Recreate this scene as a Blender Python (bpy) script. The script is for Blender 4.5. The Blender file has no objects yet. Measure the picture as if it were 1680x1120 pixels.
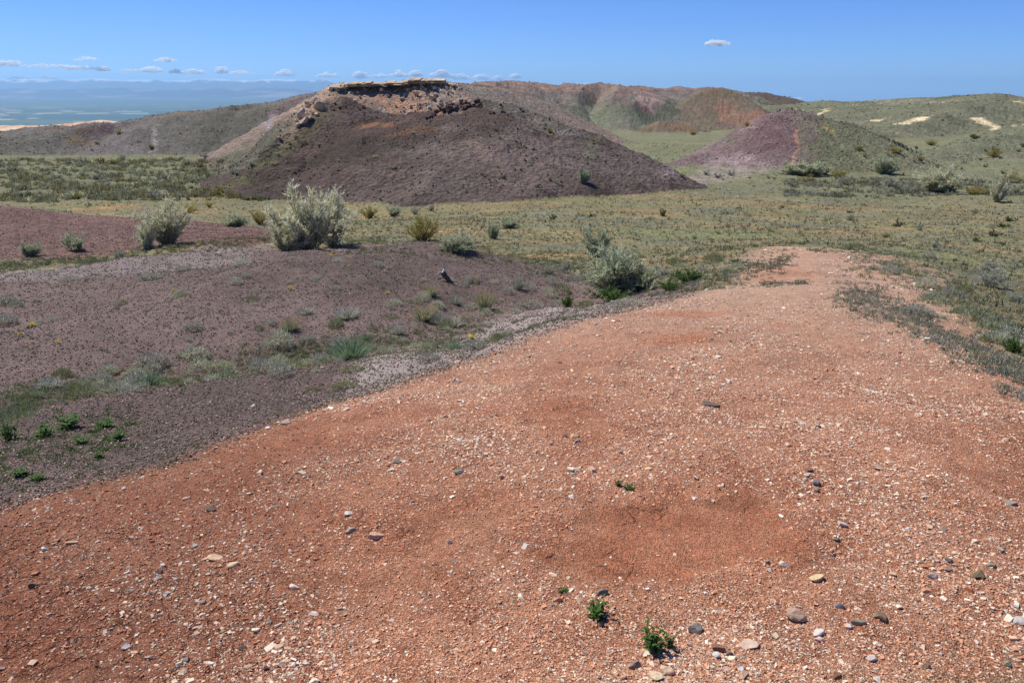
import bpy, math, random
import numpy as np
from mathutils import Vector
random.seed(7)
RNG = np.random.default_rng(11)
C = bpy.context.scene.collection
SC = bpy.context.scene
R = math.radians

# ------------------------------------------------------------------ camera, sky, sun, exposure
FPX, PW, PH, HOR, CZ = 1307.0, 1680, 1120, 145.0, 1.6
PITCH = math.atan((PH / 2 - HOR) / FPX)
cam = bpy.data.cameras.new('camera')
cam.sensor_width = 36.0
cam.lens = FPX * 36.0 / PW
cam.clip_start, cam.clip_end = 0.05, 90000
cam_o = bpy.data.objects.new('camera', cam)
cam_o.location = (0, 0, CZ)
cam_o.rotation_euler = (math.pi / 2 - PITCH, 0, 0)
C.objects.link(cam_o)
SC.camera = cam_o

SUN_EL, SUN_AZ = R(57), R(-60)          # azimuth from +Y, negative is to the left
w = bpy.data.worlds.new('World'); SC.world = w; w.use_nodes = True
nt = w.node_tree
bg = nt.nodes['Background']
sky = nt.nodes.new('ShaderNodeTexSky'); sky.sky_type = 'NISHITA'; sky.sun_disc = False
sky.sun_elevation = SUN_EL; sky.sun_rotation = SUN_AZ
sky.altitude = 2500; sky.air_density = 1.0; sky.dust_density = 0.25; sky.ozone_density = 5.0
tint = nt.nodes.new('ShaderNodeMix'); tint.data_type = 'RGBA'; tint.blend_type = 'MULTIPLY'; tint.inputs[0].default_value = 1
tint.inputs[7].default_value = (.56, .83, 1.37, 1)
nt.links.new(sky.outputs[0], tint.inputs[6]); nt.links.new(tint.outputs[2], bg.inputs[0]); bg.inputs[1].default_value = 0.081
sl = bpy.data.lights.new('sun', 'SUN'); sl.energy = 5.0; sl.angle = R(0.53); sl.color = (1, .955, .855)
so = bpy.data.objects.new('sun', sl); C.objects.link(so)
sd = Vector((math.sin(SUN_AZ) * math.cos(SUN_EL), math.cos(SUN_AZ) * math.cos(SUN_EL), math.sin(SUN_EL)))
so.rotation_euler = sd.to_track_quat('Z', 'Y').to_euler()
so.location = (0, 0, 50)
SC.view_settings.view_transform = 'Standard'; SC.view_settings.look = 'None'
SC.view_settings.exposure = 0.28; SC.view_settings.gamma = 1.0; SC.view_settings.use_curve_mapping = False
SC.cycles.max_bounces = 6; SC.cycles.diffuse_bounces = 3; SC.cycles.volume_bounces = 2
SC.cycles.transparent_max_bounces = 24
SC.cycles.use_denoising = True
SC.cycles.use_adaptive_sampling = True; SC.cycles.adaptive_threshold = 0.01

# ------------------------------------------------------------------ helpers
def lin(c):
    c = np.asarray(c, float) / 255.0
    return np.where(c <= .04045, c / 12.92, ((c + .055) / 1.055) ** 2.4)
def S(r, g, b, k=1.02):                   # albedo whose sunlit look is this sRGB
    return lin((r, g, b)) / k

def ray(u, v):
    u = np.asarray(u, float); v = np.asarray(v, float)
    a = (u - PW / 2) / FPX; b = (PH / 2 - v) / FPX
    return a, math.cos(PITCH) + b * math.sin(PITCH), -math.sin(PITCH) + b * math.cos(PITCH)
def at(u, v, Y):
    dx, dy, dz = ray(u, v)
    return dx / dy * Y, np.asarray(Y, float) * np.ones_like(dx), CZ + dz / dy * Y

def _h(ix, iy, s):
    n = (ix.astype(np.int64) * 374761393 + iy.astype(np.int64) * 668265263 + s * 1442695041) & 0xffffffff
    n = ((n ^ (n >> 13)) * 1274126177) & 0xffffffff
    return ((n ^ (n >> 16)) & 0xffff) / 65535.0 * 2 * math.pi
def noise(x, y, s=0):
    ix = np.floor(x); iy = np.floor(y); fx = x - ix; fy = y - iy
    ux = fx * fx * fx * (fx * (fx * 6 - 15) + 10); uy = fy * fy * fy * (fy * (fy * 6 - 15) + 10)
    def g(a, b):
        t = _h(ix + a, iy + b, s); return np.cos(t) * (fx - a) + np.sin(t) * (fy - b)
    n0 = g(0, 0) * (1 - ux) + g(1, 0) * ux; n1 = g(0, 1) * (1 - ux) + g(1, 1) * ux
    return (n0 * (1 - uy) + n1 * uy) * 1.5
def fbm(x, y, s=0, o=4, gain=.5):
    r = 0; a = 1.0; t = 0
    for i in range(o):
        r = r + a * noise(x, y, s + i * 17); t += a; a *= gain; x = x * 2.03 + 3.7; y = y * 2.03 + 1.3
    return r / t
def sstep(a, b, x):
    t = np.clip((x - a) / (b - a), 0, 1); return t * t * (3 - 2 * t)
def smax(a, b, k):
    return .5 * (a + b + np.sqrt((a - b) ** 2 + k * k))

# ------------------------------------------------------------------ height of the land
GP = [  # pixel, pixel, forward distance: points read off the ground
 (0,1120,2.05),(420,1120,1.92),(840,1120,1.86),(1260,1120,1.85),(1680,1120,1.93),(-300,1120,2.2),(1980,1120,2.1),
 (300,950,2.5),(840,950,2.37),(1250,950,2.35),(1680,950,2.42),
 (0,830,3.2),(280,765,3.75),(600,780,3.25),(900,780,3.12),(1250,780,3.1),(1680,800,3.15),
 (560,650,5.3),(730,600,6.3),(800,680,4.1),(1050,650,4.45),(1250,650,4.45),(1480,650,4.5),(1680,690,4.1),
 (900,520,8.4),(1000,560,6.3),(1250,560,6.1),(1450,560,6.2),(1680,600,5.7),
 (1150,470,11),(1300,500,8.2),(1430,500,8.3),(1560,500,9),(1680,500,10.2),
 (1250,450,11.4),(1400,450,11.3),(1520,450,12.6),(1680,450,15),(1350,412,15.3),(1450,416,15.2),(1260,410,16),(1540,412,18),(1680,400,23),
 (0,700,5.1),(0,640,6.6),(150,620,7.2),(400,602,7.7),(250,690,5.1),(450,640,6.1),(560,582,8.2),(740,542,9.5),(870,505,10.9),(980,482,12.1),(1080,452,14.2),
 (0,550,8.8),(0,500,10.4),(0,455,12.5),(250,540,9),(250,470,11.4),(250,425,14),(450,530,9.1),(450,470,11.1),(450,422,13.4),(600,500,9.9),(600,450,11.8),(600,402,14.8),
 (750,450,12.4),(750,412,15),(900,450,14),(960,450,15.2),
 (0,432,17),(200,413,18.5),(360,402,19),(0,385,22.5),(0,337,31),(130,352,31),(300,362,29.5),(450,378,27),(200,385,23),
 (690,395,22.5),(850,420,19.3),(960,430,18),(600,365,30.5),(800,360,33),(1000,380,26.5),(1200,380,27),(1200,400,22.5),(1400,390,24.5),
 (1400,350,39),(1000,330,49),(1300,320,56),(1300,297,70),(1100,302,65),(1600,335,52),(1500,312,62),(680,345,49),(450,352,45),
 (200,345,43),(200,300,65),(200,270,97),(0,270,97),(0,315,54),(400,268,98),(330,300,65),
 (1000,250,102),(960,228,150),(1150,228,150),(1100,270,85),(1060,216,215),(900,216,215),
 (1450,287,78),(1680,292,76),(1450,255,105),(1680,330,54)]
HP = [  # hidden ground: pixel column, distance, height
 (250,16.3,-1.95),(600,17.8,-2.1),(430,16.5,-1.9),(0,14.8,-1.9),(750,18,-2.15),(100,38,-4.7),(350,36,-4.4),(-400,40,-4.6),
 (-400,15,-1.9),(-400,7,-1.0),(2000,8,-1.0),(2000,20,-2.8),(2000,60,-5.8),(-400,100,-6.9),(2000,110,-6.8),
 (600,80,-6.2),(600,120,-7),(900,90,-6.0),(1250,110,-6.4),(300,140,-8),(-200,160,-8.5),
 (-300,300,-10),(200,300,-10),(600,300,-10),(1000,300,-9.5),(1400,300,-9.5),(2000,300,-9.5),(1400,180,-7.5),(600,190,-9),(1700,180,-7.5)]
gx, gy, gz = [], [], []
for u, v, Y in GP:
    x, y, z = at(u, v, Y); gx.append(float(x)); gy.append(float(y)); gz.append(float(z))
for u, Y, z in HP:
    gx.append((u - 840) / FPX * Y / math.cos(PITCH) * .95); gy.append(Y); gz.append(z)
gx, gy, gz = map(np.array, (gx, gy, gz))
KX = 1.6
ga, gb = np.arctan2(gx, gy) * KX, np.log(np.hypot(gx, gy))
def _tps(d2):
    return np.where(d2 > 1e-12, .5 * d2 * np.log(np.maximum(d2, 1e-12)), 0)
n = len(gx)
A = np.zeros((n + 3, n + 3))
A[:n, :n] = _tps((ga[:, None] - ga) ** 2 + (gb[:, None] - gb) ** 2) + np.eye(n) * 2e-4
A[:n, n] = 1; A[:n, n + 1] = ga; A[:n, n + 2] = gb; A[n:, :n] = A[:n, n:].T
# interpolate the height below the eye divided by distance (the sight slope), it is even in scale
gs = (gz - CZ) / np.hypot(gx, gy)
W = np.linalg.solve(A, np.concatenate([gs, [0, 0, 0]]))
TA = np.linspace(-.74 * KX, .74 * KX, 560); TB = np.linspace(math.log(1.6), math.log(300), 900)
TG = np.zeros((len(TA), len(TB)))
for i, a in enumerate(TA):
    d2 = (a - ga)[None, :] ** 2 + (TB[:, None] - gb[None, :]) ** 2
    TG[i] = _tps(d2) @ W[:n] + W[n] + W[n + 1] * a + W[n + 2] * TB
def base(x, y):
    r = np.hypot(x, y); a = np.clip(np.arctan2(x, y) * KX, TA[0], TA[-1]); b = np.clip(np.log(np.maximum(r, 1e-3)), TB[0], TB[-1])
    fa = (a - TA[0]) / (TA[1] - TA[0]); fb = (b - TB[0]) / (TB[1] - TB[0])
    ia = np.clip(fa.astype(int), 0, len(TA) - 2); ib = np.clip(fb.astype(int), 0, len(TB) - 2)
    fa = fa - ia; fb = fb - ib
    s = (TG[ia, ib] * (1 - fa) + TG[ia + 1, ib] * fa) * (1 - fb) + (TG[ia, ib + 1] * (1 - fa) + TG[ia + 1, ib + 1] * fa) * fb
    z = CZ + s * np.clip(r, 1.6, 300)
    side = sstep(.7, 1.1, np.abs(np.arctan2(x, y)))
    z = z * (1 - side) + side * (-2.0 * sstep(1.5, 20, r) - 5 * sstep(20, 90, r) - 3 * sstep(90, 300, r) - .02)
    far = sstep(math.log(240), math.log(2300), np.log(np.maximum(r, 1)))
    deep = sstep(.0, .14, np.arctan2(x, y)) * np.clip((r - 2300) / 37700, 0, 1) * (1 - sstep(2.4, 3, np.abs(np.arctan2(x, y))))
    return z * (1 - far) + far * (-150.0 - 470 * deep)

# crest lines (pixel, pixel, distance), slope, rounding, gully depth, gully spacing
HILLS = [
 dict(n='dark_hill', p=[(318,342,52),(400,276,59),(455,232,64),(505,190,69),(548,168,73),(575,172,73),(622,194,72),(680,190,70),(725,180,69),(775,171,68),(830,173,69),(865,187,69),(905,209,68),(950,238,66),(978,260,65)], s=.345, r=.7, g=1.0, w=5.5),
 dict(n='dark_hill', p=[(532,176,72),(549,163,72.5),(566,165,73),(590,180,73)], s=.62, r=.35, g=.5, w=2.2, b=1.3),
 dict(n='dark_hill', p=[(705,184,68.5),(735,173,68),(756,163,68),(778,163,68),(800,170,68)], s=.8, r=.4, g=.7, w=1.6, b=1.2),
 dict(n='mesa', p=[(462,218,95),(480,195,96),(512,165,98),(545,142,101),(620,137,103),(720,133,105),(765,144,110),(850,150,125)], s=.48, r=.8, g=.35, w=6),
 dict(n='grey_hills', p=[(560,148,128),(505,156,128),(482,162,128),(455,170,128),(425,178,128),(390,184,128),(330,184,124),(285,190,122),(262,203,121),(232,222,120),(200,238,118)], s=.205, r=1.5, g=1.6, w=11),
 dict(n='grey_hills', p=[(-120,250,125),(-20,236,128),(40,221,130),(90,207,131),(128,211,131),(170,220,131),(215,232,130),(260,240,128)], s=.18, r=2.0, g=.9, w=11),
 dict(n='grey_hills', p=[(-160,222,190),(0,219,186),(70,214,182),(120,216,180),(180,219,180),(235,213,185),(300,215,190)], s=.2, r=2, g=.8, w=14),
 dict(n='pale_hill', p=[(-200,207,520),(0,206,510),(80,206,470),(170,197,440),(232,200,440),(290,207,450),(400,210,460)], s=.2, r=6, g=1.5, w=40),
 dict(n='far_ridge', p=[(700,150,190),(765,143,195),(800,136,200),(835,133,204),(880,137,208),(908,144,216),(960,146,240),(1010,145,255),(1050,142,262),(1085,148,262),(1110,143,270),(1150,150,276),(1220,156,285)], s=.27, r=1.5, g=4.2, w=15),
 dict(n='far_ridge', p=[(965,150,238),(985,160,222),(1010,178,205),(1035,196,190),(1060,212,178)], s=.22, r=3, g=.5, w=12),
 dict(n='far_ridge', p=[(1110,160,255),(1125,162,240),(1135,172,225)], s=.35, r=2, g=.8, w=12),
 dict(n='red_hill', p=[(1045,216,176),(1075,204,180),(1110,182,188),(1140,160,194),(1166,145,198),(1190,147,198),(1222,166,194),(1244,196,186),(1256,208,182)], s=.33, r=.7, g=.45, w=9),
 dict(n='red_hill', p=[(1062,213,160),(1085,202,162),(1105,207,162),(1140,214,160)], s=.5, b=1.0, r=.8, g=.2, w=6),
 dict(n='brown_hill', p=[(1140,164,262),(1180,157,268),(1215,154,268),(1250,154,266),(1290,168,262),(1318,178,258)], s=.24, r=2, g=1.0, w=16),
 dict(n='purple_ridge', p=[(1066,284,78),(1110,270,81),(1150,256,84),(1200,234,88),(1236,210,90),(1262,188,93),(1292,180,95),(1315,186,96),(1350,196,98),(1395,206,100),(1425,236,97),(1440,258,95)], s=.36, r=1.1, g=.25, w=6),
 dict(n='green_hills', p=[(1312,172,238),(1350,168,236),(1400,169,232),(1480,164,222),(1560,161,205),(1640,158,192),(1700,166,190),(1800,158,190)], s=.13, r=3, g=1.5, w=20),
 dict(n='green_hills', p=[(1640,158,192),(1600,168,178),(1560,186,165),(1500,205,150),(1440,214,140)], s=.16, r=3, g=.6, w=14),
 dict(n='green_hills', p=[(1400,172,225),(1440,186,200),(1410,200,175),(1375,204,155)], s=.15, r=3, g=.8, w=14),
 dict(n='green_hills', p=[(1495,276,90),(1540,256,98),(1600,236,106),(1660,216,112),(1740,196,118),(1850,180,125)], s=.2, r=2.5, g=.5, w=12),
]
for h in HILLS:
    q = np.array([at(*p) for p in h['p']]); h['q'] = q
    L = np.hypot(*(q[1:, :2] - q[:-1, :2]).T); h['L'] = np.concatenate([[0], np.cumsum(L)])
def crest(h, x, y, seed):
    q = h['q']; out = np.full(x.shape, -1e9); near = np.full(x.shape, 1e9); sb = np.zeros(x.shape)
    wob = noise(x / h['w'] * .7, y / h['w'] * .7, seed + 5); segs = []
    for i in range(len(q) - 1):
        ax, ay, az = q[i]; bx, by, bz = q[i + 1]; dx, dy = bx - ax, by - ay; l2 = dx * dx + dy * dy
        t = np.clip(((x - ax) * dx + (y - ay) * dy) / l2, 0, 1)
        d = np.sqrt((x - ax - t * dx) ** 2 + (y - ay - t * dy) ** 2)
        side = np.clip((dx * (y - ay) - dy * (x - ax)) / (math.sqrt(l2) * (d + .5)), 0, 1)
        m = d < near; near = np.where(m, d, near); sb = np.where(m, side, sb); segs.append((t, d, h['L'][i] + t * math.sqrt(l2), az + t * (bz - az)))
    sl_ = h['s'] * (1 + (h.get('b', 2.0) - 1) * sb)
    for t, d, arc, zc in segs:
        rill = np.abs(noise(arc / h['w'] + wob * .5, d / h['w'] * .25, seed)) * 2 - .35
        rill2 = np.abs(noise(arc / h['w'] * 3 + wob, d / h['w'] * .5, seed + 9)) * 2 - .35
        f = sstep(0, h['w'] * .8, d)
        out = np.maximum(out, zc - sl_ * (np.sqrt(d * d + h['r'] ** 2) - h['r']) + h['g'] * f * np.minimum(rill - .15 + .45 * rill2 + .5 * wob, .2 + .9 * sstep(h['w'] * .5, h['w'] * 1.3, d)))
    return out

def bare(x, y):      # the shallow scraped hollow in the gravel
    return ((x - .62) / .52) ** 2 + ((y - 2.62 - .12 * (x - .6)) / .26) ** 2
def height(x, y, label=False, detail=True):
    z = base(x, y); r = np.hypot(x, y)
    hollow = bare(x, y)
    z = z - .016 * (1 - sstep(.5, 1.15, hollow + .6 * fbm(x * 4, y * 4, 3, 4)))
    lab = np.zeros(x.shape, int)
    m = r > 40
    if m.any():
        xx, yy, zz = x[m], y[m], z[m]; ll = np.zeros(xx.shape, int)
        for i, h in enumerate(HILLS):
            q = h['q']; reach = 60 if q[:, 1].mean() < 300 else 250
            k = (xx > q[:, 0].min() - reach) & (xx < q[:, 0].max() + reach) & (yy > q[:, 1].min() - reach) & (yy < q[:, 1].max() + reach)
            if not k.any(): continue
            c = crest(h, xx[k], yy[k], 100 + i * 31)
            kk = .5 if q[:, 1].mean() < 110 else 1.0
            ll[k] = np.where(c > zz[k], i + 1, ll[k])
            zz[k] = smax(zz[k], c, kk) - .5 * kk * np.exp(-np.abs(zz[k] - c) / kk) * 0
        rk = sstep(0, .6, (ll > 0) * 1.0)
        zz = zz + rk * (.20 * (.35 - np.abs(fbm(xx / 2.4, yy / 2.4, 57, 4))) + .12 * fbm(xx / .8, yy / .8, 58, 3)) * np.clip(np.hypot(xx, yy) / 90, .7, 2.2)
        z[m] = zz; lab[m] = ll
    if detail:
        z = z + .35 * fbm(x / 14, y / 14, 1, 4) * sstep(20, 60, r) * (1 - sstep(300, 900, r))
        z = z + .075 * fbm(x / 1.5, y / 1.5, 2, 4) * sstep(3.5, 9, r)
        z = z + (.22 * fbm(x / 2.6 + 3, y / 2.6, 8, 3) + .05 * fbm(x / .8, y / .8, 13, 3)) * sstep(4.5, 7.5, r) * (1 - sstep(18, 24, r)) * sstep(.5, -2.2, x - .12 * y)
        z = z + .020 * fbm(x / .45, y / .45, 4, 4) * (1 - sstep(60, 120, r)) * sstep(1, 3, hollow + .6)
        z = z + (.010 * (np.abs(fbm(x / .13, y / .13, 9, 3)) - .2) + .005 * fbm(x / .05, y / .05, 6, 3)) * (1 - sstep(5, 12, r)) * (.4 + .6 * sstep(.5, 1.1, hollow))
    return (z, lab) if label else z

def hit(u, v, ymax=600):
    """pixels of the photo -> points on the built land (march, then halve)"""
    u = np.atleast_1d(np.asarray(u, float)); v = np.atleast_1d(np.asarray(v, float))
    dx, dy, dz = ray(u, v); Ys = np.exp(np.linspace(math.log(1.2), math.log(ymax), max(60, int(48 * math.log(ymax / 1.2)))))
    lo = np.full(len(u), Ys[0]); hi = np.full(len(u), Ys[-1]); live = np.ones(len(u), bool)
    for Y in Ys:
        k = np.where(live)[0]
        if not len(k): break
        below = CZ + dz[k] / dy[k] * Y < height(dx[k] / dy[k] * Y, np.full(len(k), Y), detail=False)
        hi[k[below]] = Y; lo[k[~below]] = Y; live[k[below]] = False
    for _ in range(9):
        m = .5 * (lo + hi); below = CZ + dz / dy * m < height(dx / dy * m, m, detail=False); hi = np.where(below, m, hi); lo = np.where(below, lo, m)
    x = dx / dy * hi
    return np.stack([x, hi, height(x, hi)], 1)

# ------------------------------------------------------------------ materials
def mat(name, rough=.9, spec=.2):
    m = bpy.data.materials.new(name); m.use_nodes = True
    b = m.node_tree.nodes['Principled BSDF']; b.inputs['Roughness'].default_value = rough
    b.inputs['Specular IOR Level'].default_value = spec
    return m, m.node_tree, b
def nd(t, kind, **kw):
    n_ = t.nodes.new(kind)
    for k, v_ in kw.items():
        if k in n_.inputs: n_.inputs[k].default_value = v_
        else: setattr(n_, k, v_)
    return n_
def mul(t, a, b, fac=1.0, mode='MULTIPLY'):
    m = t.nodes.new('ShaderNodeMix'); m.data_type = 'RGBA'; m.blend_type = mode
    m.inputs[0].default_value = fac
    t.links.new(a, m.inputs[6])
    if hasattr(b, 'links'): t.links.new(b, m.inputs[7])
    else: m.inputs[7].default_value = b
    return m.outputs[2]
def ramp(t, src, stops):
    r_ = t.nodes.new('ShaderNodeValToRGB'); e = r_.color_ramp.elements
    while len(e) < len(stops): e.new(.5)
    for i, (p_, c_) in enumerate(stops):
        e[i].position = p_; e[i].color = (*c_, 1) if hasattr(c_, '__len__') else (c_, c_, c_, 1)
    t.links.new(src, r_.inputs[0]); return r_.outputs[0]

def soil_material(name, scales, bump, spk, cracks=False):
    """earth: colour zones from the mesh, broken up by noises of several sizes in world metres"""
    m, t, b = mat(name, .95, .12)
    col = t.nodes.new('ShaderNodeAttribute'); col.attribute_name = 'zone'
    tc = t.nodes.new('ShaderNodeTexCoord'); c = col.outputs['Color']; hs = None
    for i, (sc, lo, hi) in enumerate(scales):
        n_ = nd(t, 'ShaderNodeTexNoise', Scale=sc, Detail=5.0, Roughness=.65); t.links.new(tc.outputs['Object'], n_.inputs['Vector'])
        c = mul(t, c, ramp(t, n_.outputs[0], [(.3, lo), (.7, hi)]))
        hs = n_.outputs[0] if i == len(scales) - 1 else hs
    v_ = nd(t, 'ShaderNodeTexVoronoi', Scale=spk[0], Randomness=1.0); t.links.new(tc.outputs['Object'], v_.inputs['Vector'])
    g_ = ramp(t, v_.outputs['Color'], [(0, spk[1]), (.55, 1.0), (1, spk[2])])
    c = mul(t, c, g_, .8)
    t.links.new(c, b.inputs['Base Color'])
    bp = nd(t, 'ShaderNodeBump', Strength=.9, Distance=bump); t.links.new(hs, bp.inputs['Height'])
    bp2 = nd(t, 'ShaderNodeBump', Strength=.7, Distance=bump * .6); t.links.new(v_.outputs['Distance'], bp2.inputs['Height'])
    t.links.new(bp.outputs[0], bp2.inputs['Normal']); last = bp2
    if cracks:
        dn = nd(t, 'ShaderNodeTexNoise', Scale=11.0, Detail=3.0); t.links.new(tc.outputs['Object'], dn.inputs['Vector'])
        ad = t.nodes.new('ShaderNodeVectorMath'); ad.operation = 'MULTIPLY_ADD'; ad.inputs[1].default_value = (.09, .09, .09); t.links.new(dn.outputs['Color'], ad.inputs[0]); t.links.new(tc.outputs['Object'], ad.inputs[2])
        ve = nd(t, 'ShaderNodeTexVoronoi', Scale=9.0); ve.feature = 'DISTANCE_TO_EDGE'; t.links.new(ad.outputs[0], ve.inputs['Vector'])
        gr = ramp(t, ve.outputs['Distance'], [(0, 0.0), (.07, 1.0)])
        mm = t.nodes.new('ShaderNodeMath'); mm.operation = 'SUBTRACT'; mm.inputs[0].default_value = 1; t.links.new(gr, mm.inputs[1])
        mk = t.nodes.new('ShaderNodeMath'); mk.operation = 'MULTIPLY'; t.links.new(mm.outputs[0], mk.inputs[0]); t.links.new(col.outputs['Alpha'], mk.inputs[1])
        b3 = nd(t, 'ShaderNodeBump', Strength=1.0, Distance=.03); b3.invert = True; t.links.new(mk.outputs[0], b3.inputs['Height']); t.links.new(last.outputs[0], b3.inputs['Normal']); last = b3
    t.links.new(last.outputs[0], b.inputs['Normal'])
    return m
M_NEAR = soil_material('gravelly_earth', [(.9, .88, 1.1), (9, .8, 1.18), (70, .72, 1.25)], .02, (170, .62, 1.35), True)
M_MID = soil_material('grazed_earth', [(.25, .85, 1.12), (1.6, .78, 1.2), (9, .7, 1.3)], .12, (7, .72, 1.3))
M_HILL = soil_material('hill_earth', [(.12, .86, 1.12), (.9, .8, 1.18), (4.5, .72, 1.25)], .22, (3.2, .72, 1.3))
def attr_mat(name, attr='tint', rough=.85, spec=.2, noise_s=60, lo=.8, hi=1.2, trans=0, bump=0):
    m, t, b = mat(name, rough, spec)
    a = t.nodes.new('ShaderNodeAttribute'); a.attribute_name = attr
    tc = t.nodes.new('ShaderNodeTexCoord')
    n_ = nd(t, 'ShaderNodeTexNoise', Scale=noise_s, Detail=4.0, Roughness=.6); t.links.new(tc.outputs['Object'], n_.inputs['Vector'])
    c = mul(t, a.outputs['Color'], ramp(t, n_.outputs[0], [(.3, lo), (.7, hi)]))
    t.links.new(c, b.inputs['Base Color'])
    if bump:
        bp = nd(t, 'ShaderNodeBump', Strength=.8, Distance=bump); t.links.new(n_.outputs[0], bp.inputs['Height']); t.links.new(bp.outputs[0], b.inputs['Normal'])
    if trans:
        tr = t.nodes.new('ShaderNodeBsdfTranslucent'); t.links.new(c, tr.inputs[0]); mx = t.nodes.new('ShaderNodeMixShader'); mx.inputs[0].default_value = trans
        t.links.new(b.outputs[0], mx.inputs[1]); t.links.new(tr.outputs[0], mx.inputs[2])
        t.links.new(mx.outputs[0], t.nodes['Material Output'].inputs[0])
    return m
M_CHIP = attr_mat('stone_chips', noise_s=90, lo=.85, hi=1.15)
M_STONE = attr_mat('weathered_stone', noise_s=45, lo=.72, hi=1.2, bump=.004)
M_ROCK = attr_mat('bedded_rock', noise_s=1.3, lo=.65, hi=1.25, bump=.15)
M_LEAF = attr_mat('foliage', noise_s=3, lo=.85, hi=1.15, trans=.35, rough=.7)
M_BARK = attr_mat('bark', noise_s=25, lo=.6, hi=1.2, bump=.004)

# ------------------------------------------------------------------ mesh building
def mesh(name, V, F, m, colors=None, attr='tint', smooth=False):
    """V (n,3), F (f,k) all faces with k corners"""
    V = np.asarray(V, np.float32); F = np.asarray(F, np.int32); k = F.shape[1]
    me = bpy.data.meshes.new(name)
    me.vertices.add(len(V)); me.vertices.foreach_set('co', V.ravel())
    me.loops.add(F.size); me.loops.foreach_set('vertex_index', F.ravel())
    me.polygons.add(len(F)); me.polygons.foreach_set('loop_start', np.arange(0, F.size, k, dtype=np.int32))
    me.polygons.foreach_set('use_smooth', np.full(len(F), smooth))
    if colors is not None:
        a = me.color_attributes.new(attr, 'FLOAT_COLOR', 'POINT')
        cc = np.ones((len(V), 4), np.float32); cc[:, :np.shape(colors)[1]] = colors; a.data.foreach_set('color', cc.ravel())
    me.update(calc_edges=True)
    me.materials.append(m)
    return me
def obj(name, me, parent=None, loc=None, **props):
    o = bpy.data.objects.new(name, me); C.objects.link(o)
    if parent is not None: o.parent = parent
    if loc is not None: o.location = loc
    for k, v_ in props.items(): o[k] = v_
    return o

# ------------------------------------------------------------------ colour zones of the land (world polygons)
def tl(P): return np.arctan2(P[:, 0], P[:, 1]), np.log(np.hypot(P[:, 0], P[:, 1]))
def region(pts):
    p = np.array(pts, float); return np.stack(tl(hit(p[:, 0], p[:, 1])), 1)
def near_mask(a, b, q, soft, closed):
    """1 inside the polygon (or on the line), fading over soft, in angle / log-distance"""
    out = np.zeros(a.shape); lo = q.min(0) - soft * 2.5; hi = q.max(0) + soft * 2.5
    k = (a > lo[0]) & (a < hi[0]) & (b > lo[1]) & (b < hi[1])
    if not k.any(): return out
    x, y = a[k], b[k]; d2 = np.full(x.shape, 1e9); ins = np.zeros(x.shape, bool); n_ = len(q)
    for i in range(n_ if closed else n_ - 1):
        ax, ay = q[i]; bx, by = q[(i + 1) % n_]; dx, dy = bx - ax, by - ay
        t = np.clip(((x - ax) * dx + (y - ay) * dy) / (dx * dx + dy * dy + 1e-12), 0, 1)
        d2 = np.minimum(d2, (x - ax - t * dx) ** 2 + (y - ay - t * dy) ** 2)
        if closed: ins ^= ((ay > y) != (by > y)) & (x < (bx - ax) * (y - ay) / (by - ay + 1e-12) + ax)
    d = np.sqrt(d2); s = np.where(ins, d, -d) if closed else soft - d
    out[k] = sstep(-soft, soft, s) if closed else sstep(0, soft, s); return out

RED = region([(-200,900),(0,832),(150,795),(280,762),(430,700),(560,655),(700,612),(800,585),(900,545),(1000,515),(1130,487),(1200,470),(1215,440),(1225,420),(1290,405),(1400,412),(1490,428),(1535,450),(1545,485),(1600,545),(1680,615),(1900,720),(2400,860),(3200,1300),(800,1600),(-600,1300)])
PURP = region([(-200,900),(0,840),(280,768),(560,660),(800,590),(1000,520),(1130,490),(1150,465),(1010,470),(960,447),(860,430),(750,411),(600,401),(440,404),(250,421),(0,452),(-200,470)])
PALEP = region([(-200,470),(0,450),(250,425),(430,402),(470,410),(400,440),(180,455),(0,465)])
GREYG = region([(540,668),(600,590),(740,560),(860,512),(1010,492),(1090,484),(1000,524),(900,552),(800,592),(700,620)])
CRK = region([(-300,1300),(-200,900),(60,880),(260,900),(420,1000),(520,1300)])
MOUND = region([(-200,335),(0,337),(130,352),(300,362),(440,376),(470,400),(380,405),(200,413),(60,428),(-200,440)])
ZONES = [  # polygon or line, colour, softness, closed, strength
 ('p', [(1000,880),(1090,840),(1280,835),(1310,880),(1240,950),(1100,955),(990,920)], S(190,124,92), .035, 1, .75),
 ('p', [(1050,552),(1180,545),(1175,560),(1080,565)], S(182,118,86), .02, 1, .8),
 ('p', [(1010,520),(1130,506),(1220,512),(1130,524)], S(182,116,84), .02, 1, .8),
 ('p', [(1225,440),(1270,435),(1340,445),(1330,455),(1240,460)], S(202,140,108), .02, 1, .6),
 ('p', [(-50,1130),(60,960),(260,980),(350,1130)], S(128,80,62), .05, 1, .6),
 ('l', [(640,560),(760,520),(860,500)], S(135,122,112), .03, 0, .5),
]
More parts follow.
